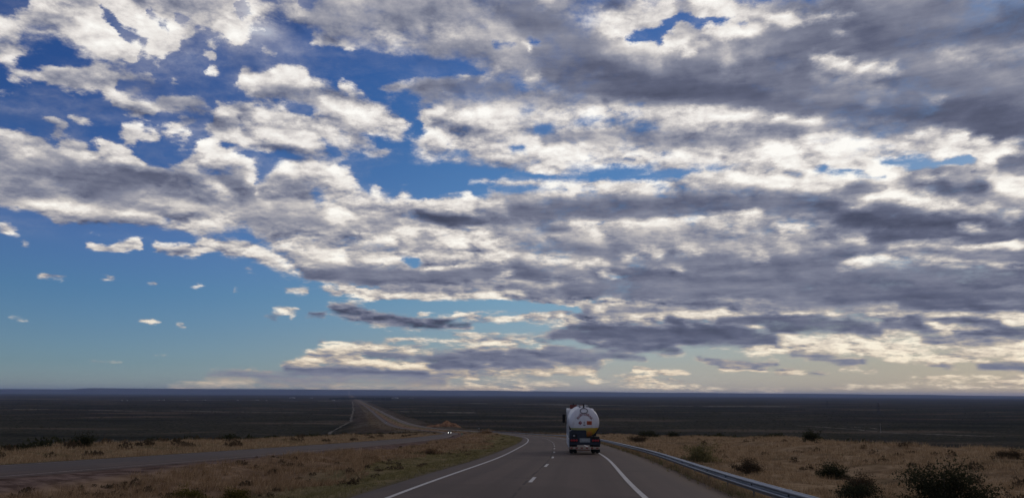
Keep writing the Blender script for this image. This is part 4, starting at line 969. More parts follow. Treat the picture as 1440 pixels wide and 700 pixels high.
# ------------------------------------------------------------ mesh tools
class MB:
    def __init__(s): s.V = []; s.F = []; s.M = []
    def add(s, V, F, m_=0):
        k = len(s.V); s.V += [tuple(v) for v in V]; s.F += [tuple(i+k for i in f) for f in F]; s.M += [m_]*len(F); return s
    def box(s, x0, x1, y0, y1, z0, z1, m_=0, ch=.0):
        if ch <= 0:
            V = [(x, y, z) for x in (x0, x1) for y in (y0, y1) for z in (z0, z1)]
            return s.add(V, [(0, 1, 3, 2), (4, 6, 7, 5), (0, 4, 5, 1), (2, 3, 7, 6), (0, 2, 6, 4), (1, 5, 7, 3)], m_)
        return s.prism([(x0+ch, z0), (x1-ch, z0), (x1, z0+ch), (x1, z1-ch), (x1-ch, z1), (x0+ch, z1), (x0, z1-ch), (x0, z0+ch)], y0, y1, m_)
    def prism(s, pts, y0, y1, m_=0):
        """outline in x,z pulled along y"""
        n = len(pts); V = [(x, y0, z) for x, z in pts]+[(x, y1, z) for x, z in pts]
        F = [tuple(range(n)), tuple(range(2*n-1, n-1, -1))]+[(i, i+n, (i+1) % n+n, (i+1) % n) for i in range(n)]
        return s.add(V, F, m_)
    def prismx(s, pts, x0, x1, m_=0):
        n = len(pts); V = [(x0, y, z) for y, z in pts]+[(x1, y, z) for y, z in pts]
        F = [tuple(range(n)), tuple(range(2*n-1, n-1, -1))]+[(i, i+n, (i+1) % n+n, (i+1) % n) for i in range(n)]
        return s.add(V, F, m_)
    def tube(s, a, b_, r0, r1=None, n=12, m_=0):
        r1 = r0 if r1 is None else r1; a, b_ = Vector(a), Vector(b_); d = (b_-a).normalized()
        u = d.orthogonal().normalized(); v = d.cross(u)
        V = [a+(u*math.cos(t)+v*math.sin(t))*r0 for t in [6.28318*i/n for i in range(n)]]+[b_+(u*math.cos(t)+v*math.sin(t))*r1 for t in [6.28318*i/n for i in range(n)]]
        return s.add(V, [(i, (i+1) % n, (i+1) % n+n, i+n) for i in range(n)]+[tuple(range(n-1, -1, -1)), tuple(range(n, 2*n))], m_)
    def lathe_y(s, prof, cx_=0, cz=0, n=48, m_=0):
        """profile of (y, radius) turned round an axis along y"""
        k0 = len(s.V); V = []; F = []
        for y_, r_ in prof: V += [(cx_+math.sin(6.28318*i/n)*r_, y_, cz+math.cos(6.28318*i/n)*r_) for i in range(n)]
        for j in range(len(prof)-1):
            for i in range(n): F.append((j*n+i, j*n+(i+1) % n, (j+1)*n+(i+1) % n, (j+1)*n+i))
        F += [tuple(range(n-1, -1, -1)), tuple(range((len(prof)-1)*n, len(prof)*n))]
        return s.add(V, F, m_)
    def lathe_x(s, prof, cy=0, cz=0, n=28, m_=0):
        V = []; F = []
        for x_, r_ in prof: V += [(x_, cy+math.sin(6.28318*i/n)*r_, cz+math.cos(6.28318*i/n)*r_) for i in range(n)]
        for j in range(len(prof)-1):
            for i in range(n): F.append((j*n+i, (j+1)*n+i, (j+1)*n+(i+1) % n, j*n+(i+1) % n))
        F += [tuple(range(n)), tuple(range(len(prof)*n-1, (len(prof)-1)*n-1, -1))]
        return s.add(V, F, m_)
    def build(s, name, mat, parent=None, smooth=False, bevel=0, **kw):
        me = bpy.data.meshes.new(name); me.from_pydata(s.V, [], s.F); me.update()
        o = link(name, me, mat, parent, **kw)
        if len(me.materials) > 1: me.polygons.foreach_set('material_index', s.M)
        if smooth:
            me.polygons.foreach_set('use_smooth', [True]*len(me.polygons))
            try: me.set_sharp_from_angle(angle=rad(38))
            except Exception: pass
        if bevel:
            b_ = o.modifiers.new('soft edges', 'BEVEL'); b_.width = bevel; b_.segments = 2; b_.limit_method = 'ANGLE'
        return o
def empty(name, loc, rz=0, sc=1, label=None, cat=None, group=None):
    o = bpy.data.objects.new(name, None); COL.objects.link(o); o.location = loc; o.rotation_euler = (0, 0, rz); o.scale = (sc, sc, sc)
    if label: o['label'] = label
    if cat: o['category'] = cat
    if group: o['group'] = group
    return o
def heading(y, ell=0, dy=3): return math.atan2(float(cx(y+dy)-cx(y-dy)), 2*dy)

# ------------------------------------------------------------ guard rail
M_galv, N = newmat('weathered galvanised steel')
P = N.node('ShaderNodeTexCoord').outputs['Object']
gn = N.noise(N.vm('MULTIPLY', P, (3, .35, 6)), 1.2, 6, .65); gs = N.noise(P, 14, 4, .7)
cc = N.mix(N.sstep(gn, .35, .65), (.18, .20, .24, 1), (.32, .34, .38, 1)); cc = N.mix(N.sstep(gs, .60, .74, 0, .7), cc, (.10, .085, .08, 1))
finish(N, cc, N.sstep(gn, .3, .7, .38, .6), None, .5, .75)
M_post = simple('dull steel post', (.12, .12, .13), .6, .5)
RAIL = 7.0; GZ = lambda y: -Hroad(y)-.06
rail = empty('guard_rail', (float(cx(15))+RAIL, 15, float(GZ(15))), label='galvanised steel guard rail running down the right road edge', cat='guard rail')
inv = Matrix.Translation(-rail.location)
prof = [(.000, .300), (-.018, .312), (-.022, .338), (-.070, .385), (-.085, .410), (-.085, .432), (-.070, .452), (-.012, .476), (-.008, .500), (-.012, .524), (-.070, .548), (-.085, .568), (-.085, .592), (-.070, .614), (-.022, .628), (-.018, .640), (.000, .648)]
prof = [(a, .28+(b_-.30)*.92) for a, b_ in prof]
yy = np.concatenate([np.arange(3, 60, 1.0), np.arange(60, 640, 4.0)])
pr = np.array(prof+[(a+.010, b_) for a, b_ in prof[::-1]])
ext = np.stack([(cx(yy)[:, None]+RAIL+pr[None, :, 0]), np.repeat(yy[:, None], len(pr), 1), GZ(yy)[:, None]+pr[None, :, 1]], -1)-np.array(rail.location)
n, m_ = len(yy), len(pr); idx = np.arange(n*m_).reshape(n, m_); F = np.stack([idx[:-1], np.roll(idx, -1, 1)[:-1], np.roll(idx, -1, 1)[1:], idx[1:]], -1).reshape(-1, 4)
link('rail_beam', fastmesh('rail_beam', ext.reshape(-1, 3), F, 4), M_galv, rail)
pm = MB(); pm.prism([(.012, -.4), (.072, -.4), (.072, -.39), (.052, -.38), (.052, .58), (.072, .59), (.072, .60), (.012, .60), (.012, .59), (.032, .58), (.032, -.38), (.012, -.39)], -.075, .075)
post0 = None; y_ = 4.2
bm_ = MB(); bm_.lathe_x([(-.0, .03), (.008, .045), (.02, .045), (.024, .02)], 0, .39, 10)
for i in range(62):
    p_ = Vector((float(cx(y_))+RAIL, y_, float(GZ(y_))))-rail.location
    if post0 is None:
        post0 = pm.build('post', M_post, rail); o = post0
        bolt0 = MB().lathe_x([(-.034, .012), (-.030, .030), (-.012, .034), (-.006, .03)], 0, .452, 10).build('bolt', simple('dark bolt head', (.03, .03, .035), .5, .5), post0)
    else:
        o = post0.copy(); COL.objects.link(o); o.parent = rail
        if i < 26:
            b_ = bolt0.copy(); COL.objects.link(b_); b_.parent = o
    o.location = p_; o.rotation_euler = (0, 0, -heading(y_)); y_ += 3.81

# ------------------------------------------------------------ the tanker
def offw(name, c, rough=.35, var=.08, **k): return simple(name, c, rough, 0, .5, var, 2.0, **k)
M_tank, N = newmat('white tank paint with yellow belly')
P = N.node('ShaderNodeTexCoord').outputs['Object']; px_, py_, pz_ = N.sep(P)
dirt = N.sstep(N.noise(N.vm('MULTIPLY', P, (2.5, 1, .8)), 1.6, 6, .7), .45, .75, 0, .45)
wt_ = N.mix(dirt, (.64, .63, .66, 1), (.36, .33, .34, 1))
yl = N.mix(N.sstep(N.m('ADD', px_, N.m('MULTIPLY', pz_, -.5)), -1.3, -.3), (.34, .33, .14, 1), (.50, .33, .035, 1))
yl = N.mix(N.m('MULTIPLY', N.sstep(px_, .0, .35), N.m('MULTIPLY', N.m('SUBTRACT', 1, N.sstep(px_, .45, .75)), N.m('SUBTRACT', 1, N.sstep(pz_, 1.70, 1.95)))), yl, (.50, .17, .05, 1))
colT = N.mix(N.m('GREATER_THAN', N.m('ADD', pz_, N.m('MULTIPLY', px_, -.01)), 2.10), yl, wt_)
finish(N, colT, .32, None, .5)
M_white = offw('white cab paint', (.62, .62, .64)); M_navy = simple('dark blue painted steel', (.012, .019, .034), .45, 0, .4, .3, 3)
M_black = simple('black chassis', (.012, .012, .014), .7, 0, .3, .3, 5); M_rub = simple('tyre rubber', (.015, .015, .016), .85, 0, .2, .3, 10)
M_glass = simple('dark cab glass', (.01, .013, .018), .08, 0, .6, .1, 1); M_chr = simple('dull aluminium', (.35, .35, .36), .4, .8, .5, .2, 6)
M_dred = simple('dark red paint', (.10, .012, .012), .45); M_red_ = simple('tail lamp red glass', (.20, .012, .02), .3, emis=(1, .05, .06, 1), es=.02)
M_orange = simple('orange hazard plate', (.55, .10, .03), .5); M_hazr = simple('red hazard diamond', (.22, .012, .03), .5)
M_letter = simple('faded red lettering', (.24, .07, .085), .5, var=.3); M_grey = simple('grey plate', (.25, .27, .28), .55); M_beige = simple('dusty reflective strip', (.42, .33, .25), .6, var=.3, scale=12)
M_ring = simple('black ring', (.03, .03, .035), .5)
ty = 62.0; tl = 2.5; tx = float(cx(ty))+tl
tz = float(Z(0, ty))+.005; hd = heading(ty)
T = empty('tanker_truck', (tx, ty, tz), -hd+rad(.9), .985, 'white gas tanker truck with yellow belly and dark blue rear driving ahead', 'truck')
R_, CZ = 1.23, 2.55
hy = lambda x, z: .42-.42*math.sqrt(max(0, 1-min(1, ((x*x+(z-CZ)**2)/(R_*R_)))))
prof = [(.42-.42*math.sin(t), R_*math.cos(t)) for t in [math.pi/2*(1-i/14) for i in range(15)]]
prof[0] = (0.0, .02)
prof += [(1.8, R_), (1.81, R_+.012), (1.9, R_+.012), (1.91, R_), (4.3, R_), (4.31, R_+.012), (4.4, R_+.012), (4.41, R_), (7.0, R_)]+[(7.0+.42*math.sin(t), R_*math.cos(t)) for t in [math.pi/2*i/10 for i in range(1, 10)]]
tank = MB().lathe_y(prof, 0, CZ, 64).build('tank', M_tank, T, smooth=True)
def patch(cells, lift=.008):
    """small quads laid on the rounded end of the tank"""
    mb = MB()
    for q_ in cells:
        V = [(x, hy(x, z)-lift, z) for x, z in q_]; W_ = [(x, hy(x, z)-lift+.006, z) for x, z in q_]; n = len(V)
        mb.add(V+W_, [tuple(range(n)), tuple(range(2*n-1, n-1, -1))]+[(i, (i+1) % n, (i+1) % n+n, i+n) for i in range(n)])
    return mb
def rect(cx_, cz, w, h, rot=0, nx=1, nz=1):
    o = []; c, s_ = math.cos(rot), math.sin(rot)
    for i in range(nx):
        for j in range(nz):
            q_ = []
            for a, b_ in ((i, j), (i+1, j), (i+1, j+1), (i, j+1)):
                u, v = (a/nx-.5)*w, (b_/nz-.5)*h; q_.append((cx_+u*c-v*s_, cz+u*s_+v*c))
            o.append(q_)
    return o
# arched lettering, worn to the strokes that can still be made out
cells = []; rg = random.Random(5); NL = 9
for i in range(NL):
    a = rad(-62+124*i/(NL-1)); rr_ = .60; gx, gz = math.sin(a)*rr_, 2.60+math.cos(a)*rr_
    hgt = .21 if 1 < i < 7 else .17
    for (du, dv, w, h) in rg.sample([(-.045, 0, .045, hgt), (.045, 0, .045, hgt), (0, hgt/2-.02, .12, .04), (0, 0, .10, .04), (0, -hgt/2+.02, .12, .04)], 3 if i % 2 else 4):
        c, s_ = math.cos(-a), math.sin(-a); cells += rect(gx+du*c-dv*s_, gz+du*s_+dv*c, w, h, -a)
patch(cells).build('lettering', M_letter, tank)
cells = []
for i, a in enumerate([rad(v) for v in range(-70, 71, 10)]): cells += rect(math.sin(a)*.79, 2.57+math.cos(a)*.79, .05, .018, -a)
patch(cells).build('lettering_arc', simple('grey lettering edge', (.30, .28, .30), .6), tank)
cells = rect(-.62, 2.86, .03, .14, .6)+rect(-.55, 2.80, .03, .12, .5)+rect(.62, 2.86, .03, .14, -.6)+rect(.56, 2.79, .03, .12, -.5)
patch(cells).build('lettering_foot', simple('dark lettering', (.05, .05, .06), .6), tank)
patch(rect(-.36, 2.50, .23, .23, math.pi/4, 2, 2), .010).build('hazard_diamond', M_hazr, tank)
patch(rect(-.36, 2.52, .05, .08), .020).build('hazard_mark', simple('white mark', (.6, .55, .55), .5), tank)
orp = patch(rect(.39, 2.50, .42, .30, 0, 3, 2), .012).build('orange_plate', M_orange, tank)
patch(rect(.39, 2.50, .40, .018)+rect(.33, 2.575, .05, .07)+rect(.43, 2.575, .05, .07)+rect(.28, 2.42, .04, .07)+rect(.36, 2.42, .04, .07)+rect(.44, 2.42, .04, .07)+rect(.51, 2.42, .04, .07), .022).build('plate_figures', simple('worn black figures', (.12, .03, .02), .6), tank)
patch(rect(-.02, 2.58, .12, .03)+rect(-.02, 2.53, .10, .03)+rect(-.02, 2.48, .12, .03)+rect(-.02, 2.33, .17, .09), .01).build('small_print', simple('grey print', (.14, .13, .15), .6), tank)
# ring and fittings at the top
ring = MB(); n = 28
for i in range(n):
    a0, a1 = 6.28318*i/n, 6.28318*(i+1)/n; c0, c1 = (math.sin(a0)*.30-.04, 3.47+math.cos(a0)*.21), (math.sin(a1)*.30-.04, 3.47+math.cos(a1)*.21)
    ring.tube((c0[0], hy(*c0)-.05, c0[1]), (c1[0], hy(*c1)-.05, c1[1]), .026, n=6)
ring.build('ring', M_ring, tank, smooth=True)
vb = MB(); vb.tube((-.04, .35, 3.70), (-.04, .35, 3.98), .07).tube((-.04, .35, 3.98), (-.04, .35, 4.02), .11).tube((-.34, .45, 3.66), (-.34, .45, 3.84), .06).tube((.24, .45, 3.70), (.24, .45, 3.84), .06).tube((-.34, .45, 3.80), (.24, .45, 3.80), .022)
vb.build('relief_valve', M_ring, tank, smooth=True)
MB().box(-.35, .35, 1.2, 6.6, 3.765, 3.80).box(-.36, -.33, 1.2, 6.6, 3.76, 3.88).box(.33, .36, 1.2, 6.6, 3.76, 3.88).build('walkway', M_chr, tank)
# chassis, rear cabinet, mudguards, bumper
MB().box(-.48, -.36, .15, 10.4, .92, 1.20).box(.36, .48, .15, 10.4, .92, 1.20).box(-.48, .48, 3.2, 3.4, .9, 1.18).box(-.48, .48, 6.2, 6.4, .9, 1.18).build('chassis_rails', M_black, T)
for y0 in (1.5, 4.0, 6.2):
    MB().prism([(-1.0, 1.2), (1.0, 1.2), (1.12, 2.0), (.9, 1.75), (0, 1.36), (-.9, 1.75), (-1.12, 2.0)], y0, y0+.16).build('tank_saddle', M_navy, T)
cab_ = MB().prism([(-1.24, 1.22), (.14, 1.22), (.14, 1.86), (.05, 1.92), (-1.02, 1.92), (-1.24, 1.82)], -.06, 1.15).build('valve_cabinet', M_navy, T, bevel=.02)
MB().box(-1.02, -.62, -.085, -.06, 1.34, 1.62).build('cabinet_door', M_black, cab_)
MB().box(-.95, -.80, -.12, -.085, 1.42, 1.54).build('door_handle', M_chr, cab_)
MB().prism([(.14, 1.22), (1.20, 1.22), (1.20, 1.40), (.14, 1.40)], 0, 1.0).build('rear_shelf', M_black, T)
MB().prism([(-1.27, .74), (1.27, .74), (1.27, 1.24), (-1.27, 1.24)], -.06, .12).build('rear_panel', M_navy, T, bevel=.015)
for sx in (-1, 1):
    lb = MB().box(-.32, .32, -.10, -.06, .98, 1.24, ch=.02).build('tail_lamp', M_black, T); lb.location = (sx*.88, 0, 0)
    for dx_, w in ((-.2, .09), (0, .09), (.2, .09)):
        l_ = MB().lathe_y([(-.135, .05), (-.13, w*.95), (-.10, w)], dx_, 1.11, 16).build('lamp_lens', M_red_, lb, smooth=True)
MB().box(-.42, .42, -.10, -.06, .96, 1.28, ch=.015).build('rear_plate', M_grey, T)
MB().box(-.24, .24, -.108, -.10, 1.05, 1.19).build('number_board', simple('pale board', (.33, .34, .34), .6), T)
bp = MB().box(-1.25, 1.25, -.14, -.02, .42, .60, ch=.03).build('bumper', M_beige, T)
M_str = simple('red reflector', (.20, .03, .02), .5)
for i in range(6): MB().box(-1.2+i*.42, -1.0+i*.42, -.146, -.14, .46, .56).build('red_stripe', M_str, bp)
MB().box(-.72, .40, -.11, -.05, .30, .40).build('lower_bar', simple('rusty bar', (.16, .075, .05), .7), T)
for sx in (-1, 1): MB().box(sx*.715-.035, sx*.715+.035, -.02, .2, .38, .92).build('bumper_bracket', M_black, T)
for sx in (-1, 1):
    MB().prismx([(.42, .62), (.48, 1.02), (.95, 1.24), (1.6, 1.26), (2.1, 1.12), (2.6, 1.26), (3.2, 1.22), (3.55, .95), (3.5, .93), (3.15, 1.17), (2.6, 1.20), (2.1, 1.06), (1.6, 1.20), (.98, 1.18), (.53, .98), (.47, .62)], sx*1.26-(.62 if sx > 0 else 0), sx*1.26+(0 if sx > 0 else .62)).build('mudguard', M_navy, T)
    MB().box(sx*.95-.30, sx*.95+.30, .30, .33, .14, .72).build('mudflap', M_black, T)
    for wy in (1.22, 2.55):
        for k_, ox in (('in', .74), ('out', 1.08)):
            w_ = MB().lathe_x([(-.13, .28), (-.14, .40), (-.12, .50), (-.08, .525), (.08, .525), (.12, .50), (.14, .40), (.13, .28)], 0, 0).build('wheel', M_rub, T, smooth=True)
            w_.location = (sx*ox, wy, .525)
            if k_ == 'out': MB().lathe_x([(sx*.02, .10), (sx*.11, .12), (sx*.06, .2), (sx*.125, .285)] if sx > 0 else [(-.125, .285), (-.06, .2), (-.11, .12), (-.02, .10)], 0, 0, 20).build('rim', M_chr, w_, smooth=True)
    w_ = MB().lathe_x([(-.15, .28), (-.16, .40), (-.14, .50), (-.1, .525), (.1, .525), (.14, .50), (.16, .40), (.15, .28)], 0, 0).build('wheel', M_rub, T, smooth=True); w_.location = (sx*1.04, 9.25, .525)
# diagonal hose on the right, side gear on the left
MB().tube((1.14, .02, 2.05), (.92, -.04, 1.72), .045).tube((.92, -.04, 1.72), (.70, -.06, 1.38), .045).build('hose', M_black, T, smooth=True)
MB().box(-1.33, -1.24, .55, 6.6, .52, 1.20).build('side_guard', M_white, T)
MB().tube((-1.05, 3.9, .86), (-1.05, 5.2, .86), .28, n=20).build('fuel_tank', M_chr, T, smooth=True)
for sx in (-1, 1): MB().box(sx*1.275-.025, sx*1.275+.025, 7.3, 7.5, 1.3, 3.2).build('ladder', M_chr, T)
# cab
cab = MB().prismx([(8.0, .62), (8.0, 3.30), (8.12, 3.46), (9.7, 3.50), (9.95, 3.36), (10.32, 2.1), (10.38, .62), (9.95, .5), (9.8, .95), (9.25, 1.15), (8.7, .95), (8.55, .55)], -1.25, 1.25).build('cab', M_white, T, bevel=.05)
MB().prismx([(9.2, 2.05), (9.2, 2.95), (9.85, 2.95), (10.05, 2.05)], -1.262, 1.262).build('side_window', M_glass, cab)
MB().box(-1.0, 1.0, 7.98, 7.995, 2.15, 3.05).build('rear_window', M_glass, cab)
MB().add([(-1.12, 10.335, 2.15), (1.12, 10.335, 2.15), (1.05, 10.0, 3.28), (-1.05, 10.0, 3.28), (-1.12, 10.30, 2.13), (1.12, 10.30, 2.13), (1.05, 9.96, 3.26), (-1.05, 9.96, 3.26)], [(0, 1, 2, 3), (7, 6, 5, 4), (0, 4, 5, 1), (1, 5, 6, 2), (2, 6, 7, 3), (3, 7, 4, 0)]).build('windscreen', M_glass, cab)
MB().prismx([(8.15, 3.47), (9.3, 3.52), (8.3, 3.86)], -.95, .55).build('roof_deflector', M_dred, cab, bevel=.02)
MB().tube((-.62, 8.3, 3.8), (-.62, 8.3, 3.98), .06).build('beacon', M_ring, cab)
for sx in (-1, 1):
    mm = MB().box(-.13, .13, -.05, .05, -.40, .40, ch=.04).build('mirror', M_black, T, bevel=.01); mm.location = (sx*1.50, 9.9, 2.55)
    for sz in (-1, 1): MB().tube((-sx*.30, 0, sz*.32), (0, 0, sz*.28), .018).build('mirror_arm', M_black, mm)
MB().tube((1.05, 7.75, 1.2), (1.05, 7.75, 3.3), .07).build('exhaust', M_chr, T, smooth=True)

# ------------------------------------------------------------ far vehicles
M_lampw = simple('lit headlamp', (.9, .9, .85), .2, emis=(1, .97, .88, 1), es=9.0)
def car(name, label, cat, x, y, z, rz, paint, sc=1.0, lit=False, tall=0.0, L=4.3):
    t = empty(name, (x, y, z), rz, sc, label, cat)
    w = .88; h = 1.42+tall
    body = MB().prismx([(-L/2, .35), (-L/2-.02, .72), (-L/2+.12, .92), (-L/2+.9, .98), (L/2-.7, .96), (L/2-.05, .80), (L/2, .5), (L/2-.05, .28), (L/2-.45, .25), (L/2-.6, .52), (L/2-.9, .6), (L/2-1.2, .52), (L/2-1.35, .22), (-L/2+1.3, .22), (-L/2+1.15, .52), (-L/2+.85, .6), (-L/2+.55, .52), (-L/2+.4, .26)], -w, w).build('body', paint, t, bevel=.05)
    MB().add([(-w+.04, -L/2+.45, .97), (w-.04, -L/2+.45, .97), (w-.04, L/2-1.15, .96), (-w+.04, L/2-1.15, .96), (-w+.2, -L/2+.95, h), (w-.2, -L/2+.95, h), (w-.2, L/2-1.95, h), (-w+.2, L/2-1.95, h)], [(0, 1, 5, 4), (1, 2, 6, 5), (2, 3, 7, 6), (3, 0, 4, 7), (4, 5, 6, 7), (3, 2, 1, 0)]).build('windows', M_glass, t, bevel=.03)
    MB().add([(-w+.19, -L/2+.93, h-.01), (w-.19, -L/2+.93, h-.01), (w-.19, L/2-1.93, h-.01), (-w+.19, L/2-1.93, h-.01), (-w+.26, -L/2+1.02, h+.05), (w-.26, -L/2+1.02, h+.05), (w-.26, L/2-2.05, h+.05), (-w+.26, L/2-2.05, h+.05)], [(0, 1, 5, 4), (1, 2, 6, 5), (2, 3, 7, 6), (3, 0, 4, 7), (4, 5, 6, 7), (3, 2, 1, 0)]).build('roof', paint, t)
    for sx in (-1, 1):
        for wy in (-L/2+.85, L/2-.9):
            o = MB().lathe_x([(-.1, .2), (-.1, .29), (-.07, .32), (.07, .32), (.1, .29), (.1, .2)], 0, 0, 20).build('wheel', M_rub, t, smooth=True); o.location = (sx*.78, wy, .32)
        o = MB().lathe_y([(-.02, .10), (.05, .10), (.07, .07)], 0, 0, 14).build('headlight', M_lampw if lit else M_grey, t, smooth=True); o.location = (sx*.66, L/2-.04, .66)
        o = MB().box(-.12, .12, -.03, .02, -.08, .08).build('tail_light', M_red_, t); o.location = (sx*.68, -L/2-.01, .78)
    return t
def onroad(y, opp=False, dx=0.0):
    e = float(OPP(y))+dx if opp else dx
    return float(cx(y))+e, y, float(Z(float(OPP(y)) if opp else 0.0, y))+.006
M_dcar = simple('dark car paint', (.02, .02, .024), .3); M_wcar = simple('white car paint', (.55, .55, .56), .35)
car('car', 'dark oncoming car with both headlights lit on the other carriageway', 'car', *onroad(430, True, -.9), math.pi-heading(430), M_dcar, 1.05, True)
car('car', 'light car with dark underside driving away beyond the bend', 'car', *onroad(560, False, 1.2), -heading(560), M_wcar, 1.05, tall=.25, L=4.6)
car('van', 'tiny white van far down the highway on the plain', 'van', *onroad(1165, True, -1.0), math.pi-heading(1165), M_wcar, 1.1, tall=.8, L=5.2)

# ------------------------------------------------------------ posts, pylons, mound, town
mp = empty('marker_post', (-13.8, 215, float(zat(-13.8, 215))-.02), label='short pale green marker board in the median at the bend', cat='marker post')
MB().tube((0, 0, -.2), (0, 0, .7), .04).build('post', M_post, mp); MB().box(-.3, .3, -.03, -.01, .55, 1.15, ch=.05).build('board', simple('pale green board', (.22, .24, .16), .6), mp)
pp = empty('post', (-22.5, 535, float(zat(-22.5, 535))-.05), label='thin dark post beside the road past the bend', cat='post'); pp.name = 'roadside_pole'
MB().tube((0, 0, -.3), (0, 0, 3.6), .11, .08).build('pole', M_black, pp); MB().box(-.5, .5, -.06, -.02, 2.7, 3.5, ch=.05).build('sign_back', M_grey, pp)
M_lat = simple('dark lattice steel', (.03, .032, .038), .7)
def pylon(x, y, h, label):
    t = empty('power_pylon', (x, y, float(zat(x, y))-.3), rad(20), 1, label, 'pylon', 'pylons crossing the right plain')
    leg = MB()
    for sx in (-1, 1):
        for sy in (-1, 1): leg.tube((sx*h*.10, sy*h*.10, 0), (sx*h*.02, sy*h*.02, h*.80), .35, .25, 6).tube((sx*h*.02, sy*h*.02, h*.80), (0, 0, h), .22, .15, 6)
    leg.build('tower_legs', M_lat, t); br = MB()
    for i in range(7):
        z0, z1 = h*.8*i/7, h*.8*(i+1)/7; a0, a1 = h*(.10-.08*i/7), h*(.10-.08*(i+1)/7)
        for s_ in (-1, 1):
            br.tube((-a0, s_*a0, z0), (a1, s_*a1, z1), .15, n=5).tube((a0, s_*a0, z0), (-a1, s_*a1, z1), .15, n=5).tube((s_*a0, -a0, z0), (s_*a1, a1, z1), .15, n=5).tube((s_*a0, a0, z0), (s_*a1, -a1, z1), .15, n=5)
    br.build('bracing', M_lat, t)
    for zz, ww in ((.70, .20), (.82, .16), (.93, .10)):
        MB().tube((-h*ww, 0, h*zz), (h*ww, 0, h*zz), .25, n=6).tube((-h*ww, 0, h*zz), (0, 0, h*(zz+.05)), .15, n=5).tube((h*ww, 0, h*zz), (0, 0, h*(zz+.05)), .15, n=5).build('cross_arm', M_lat, t)
pylon(1353, 3258, 36, 'faint lattice pylon far off on the right plain, the more distant one'); pylon(1124, 2332, 36, 'lattice pylon on the right plain standing nearer than its twin')
up = empty('utility_pole', (592, 1227, float(zat(592, 1227))-.2), label='pale bare pole standing on the right plain below the near pylon', cat='pole')
MB().tube((0, 0, 0), (0, 0, 15), .30, .18).build('pole', simple('pale concrete', (.30, .28, .26), .8), up); MB().box(-1.4, 1.4, -.12, .12, 13.9, 14.2).build('cross_arm', M_post, up)
# orange cut bank of earth beside the road past the bend
M_earth, N = newmat('orange bare earth'); P = N.node('ShaderNodeNewGeometry').outputs['Position']
ce = N.mix(N.sstep(N.noise(P, .22, 6, .7), .4, .6), (.13, .062, .032, 1), (.30, .17, .095, 1)); ce = N.mix(N.sstep(N.noise(P, .5, 5, .7), .55, .7), ce, (.05, .04, .025, 1))
finish(N, ce, 1.0, bumpn(N, N.noise(P, .8, 6, .7), .8, .6), 0)
gx, gy = np.meshgrid(np.linspace(-1, 1, 70), np.linspace(-1, 1, 40)); yc = 930.0; e_c = 29.0
hgt = 8.4*np.clip(1-np.abs(gx)**5, 0, 1)*np.clip(1-np.abs(gy)**3, 0, 1)**.6*(.62+.10*np.sin(gx*7+1)+.13*waves(gx*30, gy*8, 11, 41)+.05*waves(gx*30, gy*20, 4, 42))*(.55+.45*sst(-.5, .0, gx))
X_, Y_ = float(cx(yc))+e_c+gx*23, yc+gy*15
mo = fastmesh('earth_mound', np.stack([X_, Y_, zat(X_, Y_)-.4+np.maximum(hgt, 0)], -1).reshape(-1, 3), (lambda i: np.stack([i[:-1, :-1], i[:-1, 1:], i[1:, 1:], i[1:, :-1]], -1).reshape(-1, 4))(np.arange(gx.size).reshape(gx.shape)), 4, smooth=True)
link('earth_mound', mo, M_earth, label='orange bare earth mound beside the highway past the bend', cat='mound')
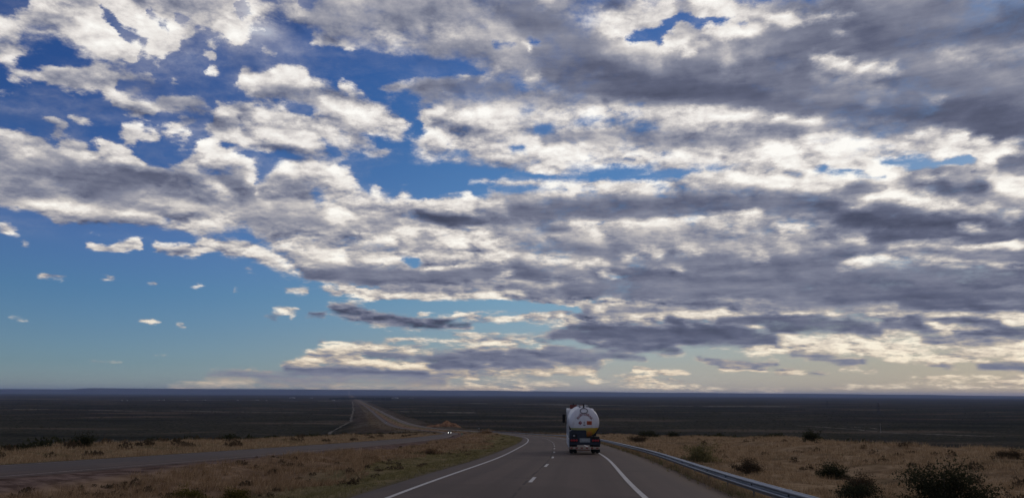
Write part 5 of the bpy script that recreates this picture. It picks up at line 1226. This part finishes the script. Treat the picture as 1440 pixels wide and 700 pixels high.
# far town: small pale buildings
M_wall = simple('pale wall', (.34, .33, .31), .8, var=.15, scale=.3); M_roof = simple('pale metal roof', (.30, .31, .33), .5, var=.2, scale=.3)
def house(x, y, w, d, h):
    t = empty('farm_building', (x, y, float(zat(x, y))-.5), rad(random.uniform(-25, 25)), 1, 'tiny pale building of the far settlement on the left plain', 'building', 'far pale buildings')
    MB().box(-w/2, w/2, -d/2, d/2, 0, h).build('wall', M_wall, t); MB().prism([(-w/2-.5, h+.01), (w/2+.5, h+.01), (0, h+h*.45)], -d/2-.5, d/2+.5).build('roof', M_roof, t)
    dm = MB().box(-w*.12, w*.12, -d/2-.15, -d/2-.02, 0.1, h*.6).build('door', M_black, t)
random.seed(3)
for (x, y, w) in ((-2865, 5664, 26), (-2800, 5720, 18), (-2660, 5560, 22), (-2640, 5680, 16), (-2500, 5700, 20), (-2330, 5750, 34), (-2120, 5850, 24), (-2060, 5900, 40), (-1960, 5950, 22), (-1450, 6500, 30), (-2500, 8600, 80), (-2300, 8800, 60), (-1750, 9300, 90), (-1500, 9300, 110), (-1320, 9400, 60)):
    w *= random.uniform(.3, .75); house(x+random.uniform(-60, 60), y+random.uniform(-150, 250), w, w*.6, 3.5+w*.07)

# ------------------------------------------------------------ light: the sun behind cloud, and the air of the plain
sl = bpy.data.lights.new('sun', 'SUN'); so = bpy.data.objects.new('sun', sl); COL.objects.link(so)
sl.energy = .6; sl.angle = rad(14); sl.color = (1, .95, .87)
a_, e_ = rad(SUN_AZ), rad(SUN_EL)
sd = Vector((math.sin(a_)*math.cos(e_), math.cos(a_)*math.cos(e_), math.sin(e_)))
so.rotation_euler = sd.to_track_quat('Z', 'Y').to_euler()
m_haze = bpy.data.materials.new('air'); m_haze.use_nodes = True; ht = m_haze.node_tree; ht.nodes.clear()
pv_ = ht.nodes.new('ShaderNodeVolumePrincipled'); pv_.inputs['Color'].default_value = (.48, .62, 1.0, 1); pv_.inputs['Density'].default_value = 2.0e-5; pv_.inputs['Anisotropy'].default_value = .1
ho = ht.nodes.new('ShaderNodeOutputMaterial'); ht.links.new(pv_.outputs[0], ho.inputs['Volume'])
hx, hy0, hy1, hz0, hz1 = 82000, -400, 68000, -66, 215
V_ = np.array([(x, y_, z) for x in (-hx, hx) for y_ in (hy0, hy1) for z in (hz0, hz1)])
F_ = [(0, 1, 3, 2), (4, 6, 7, 5), (0, 4, 5, 1), (2, 3, 7, 6), (0, 2, 6, 4), (1, 5, 7, 3)]
link('haze', fastmesh('haze', V_, F_, 4), m_haze, kind='stuff')
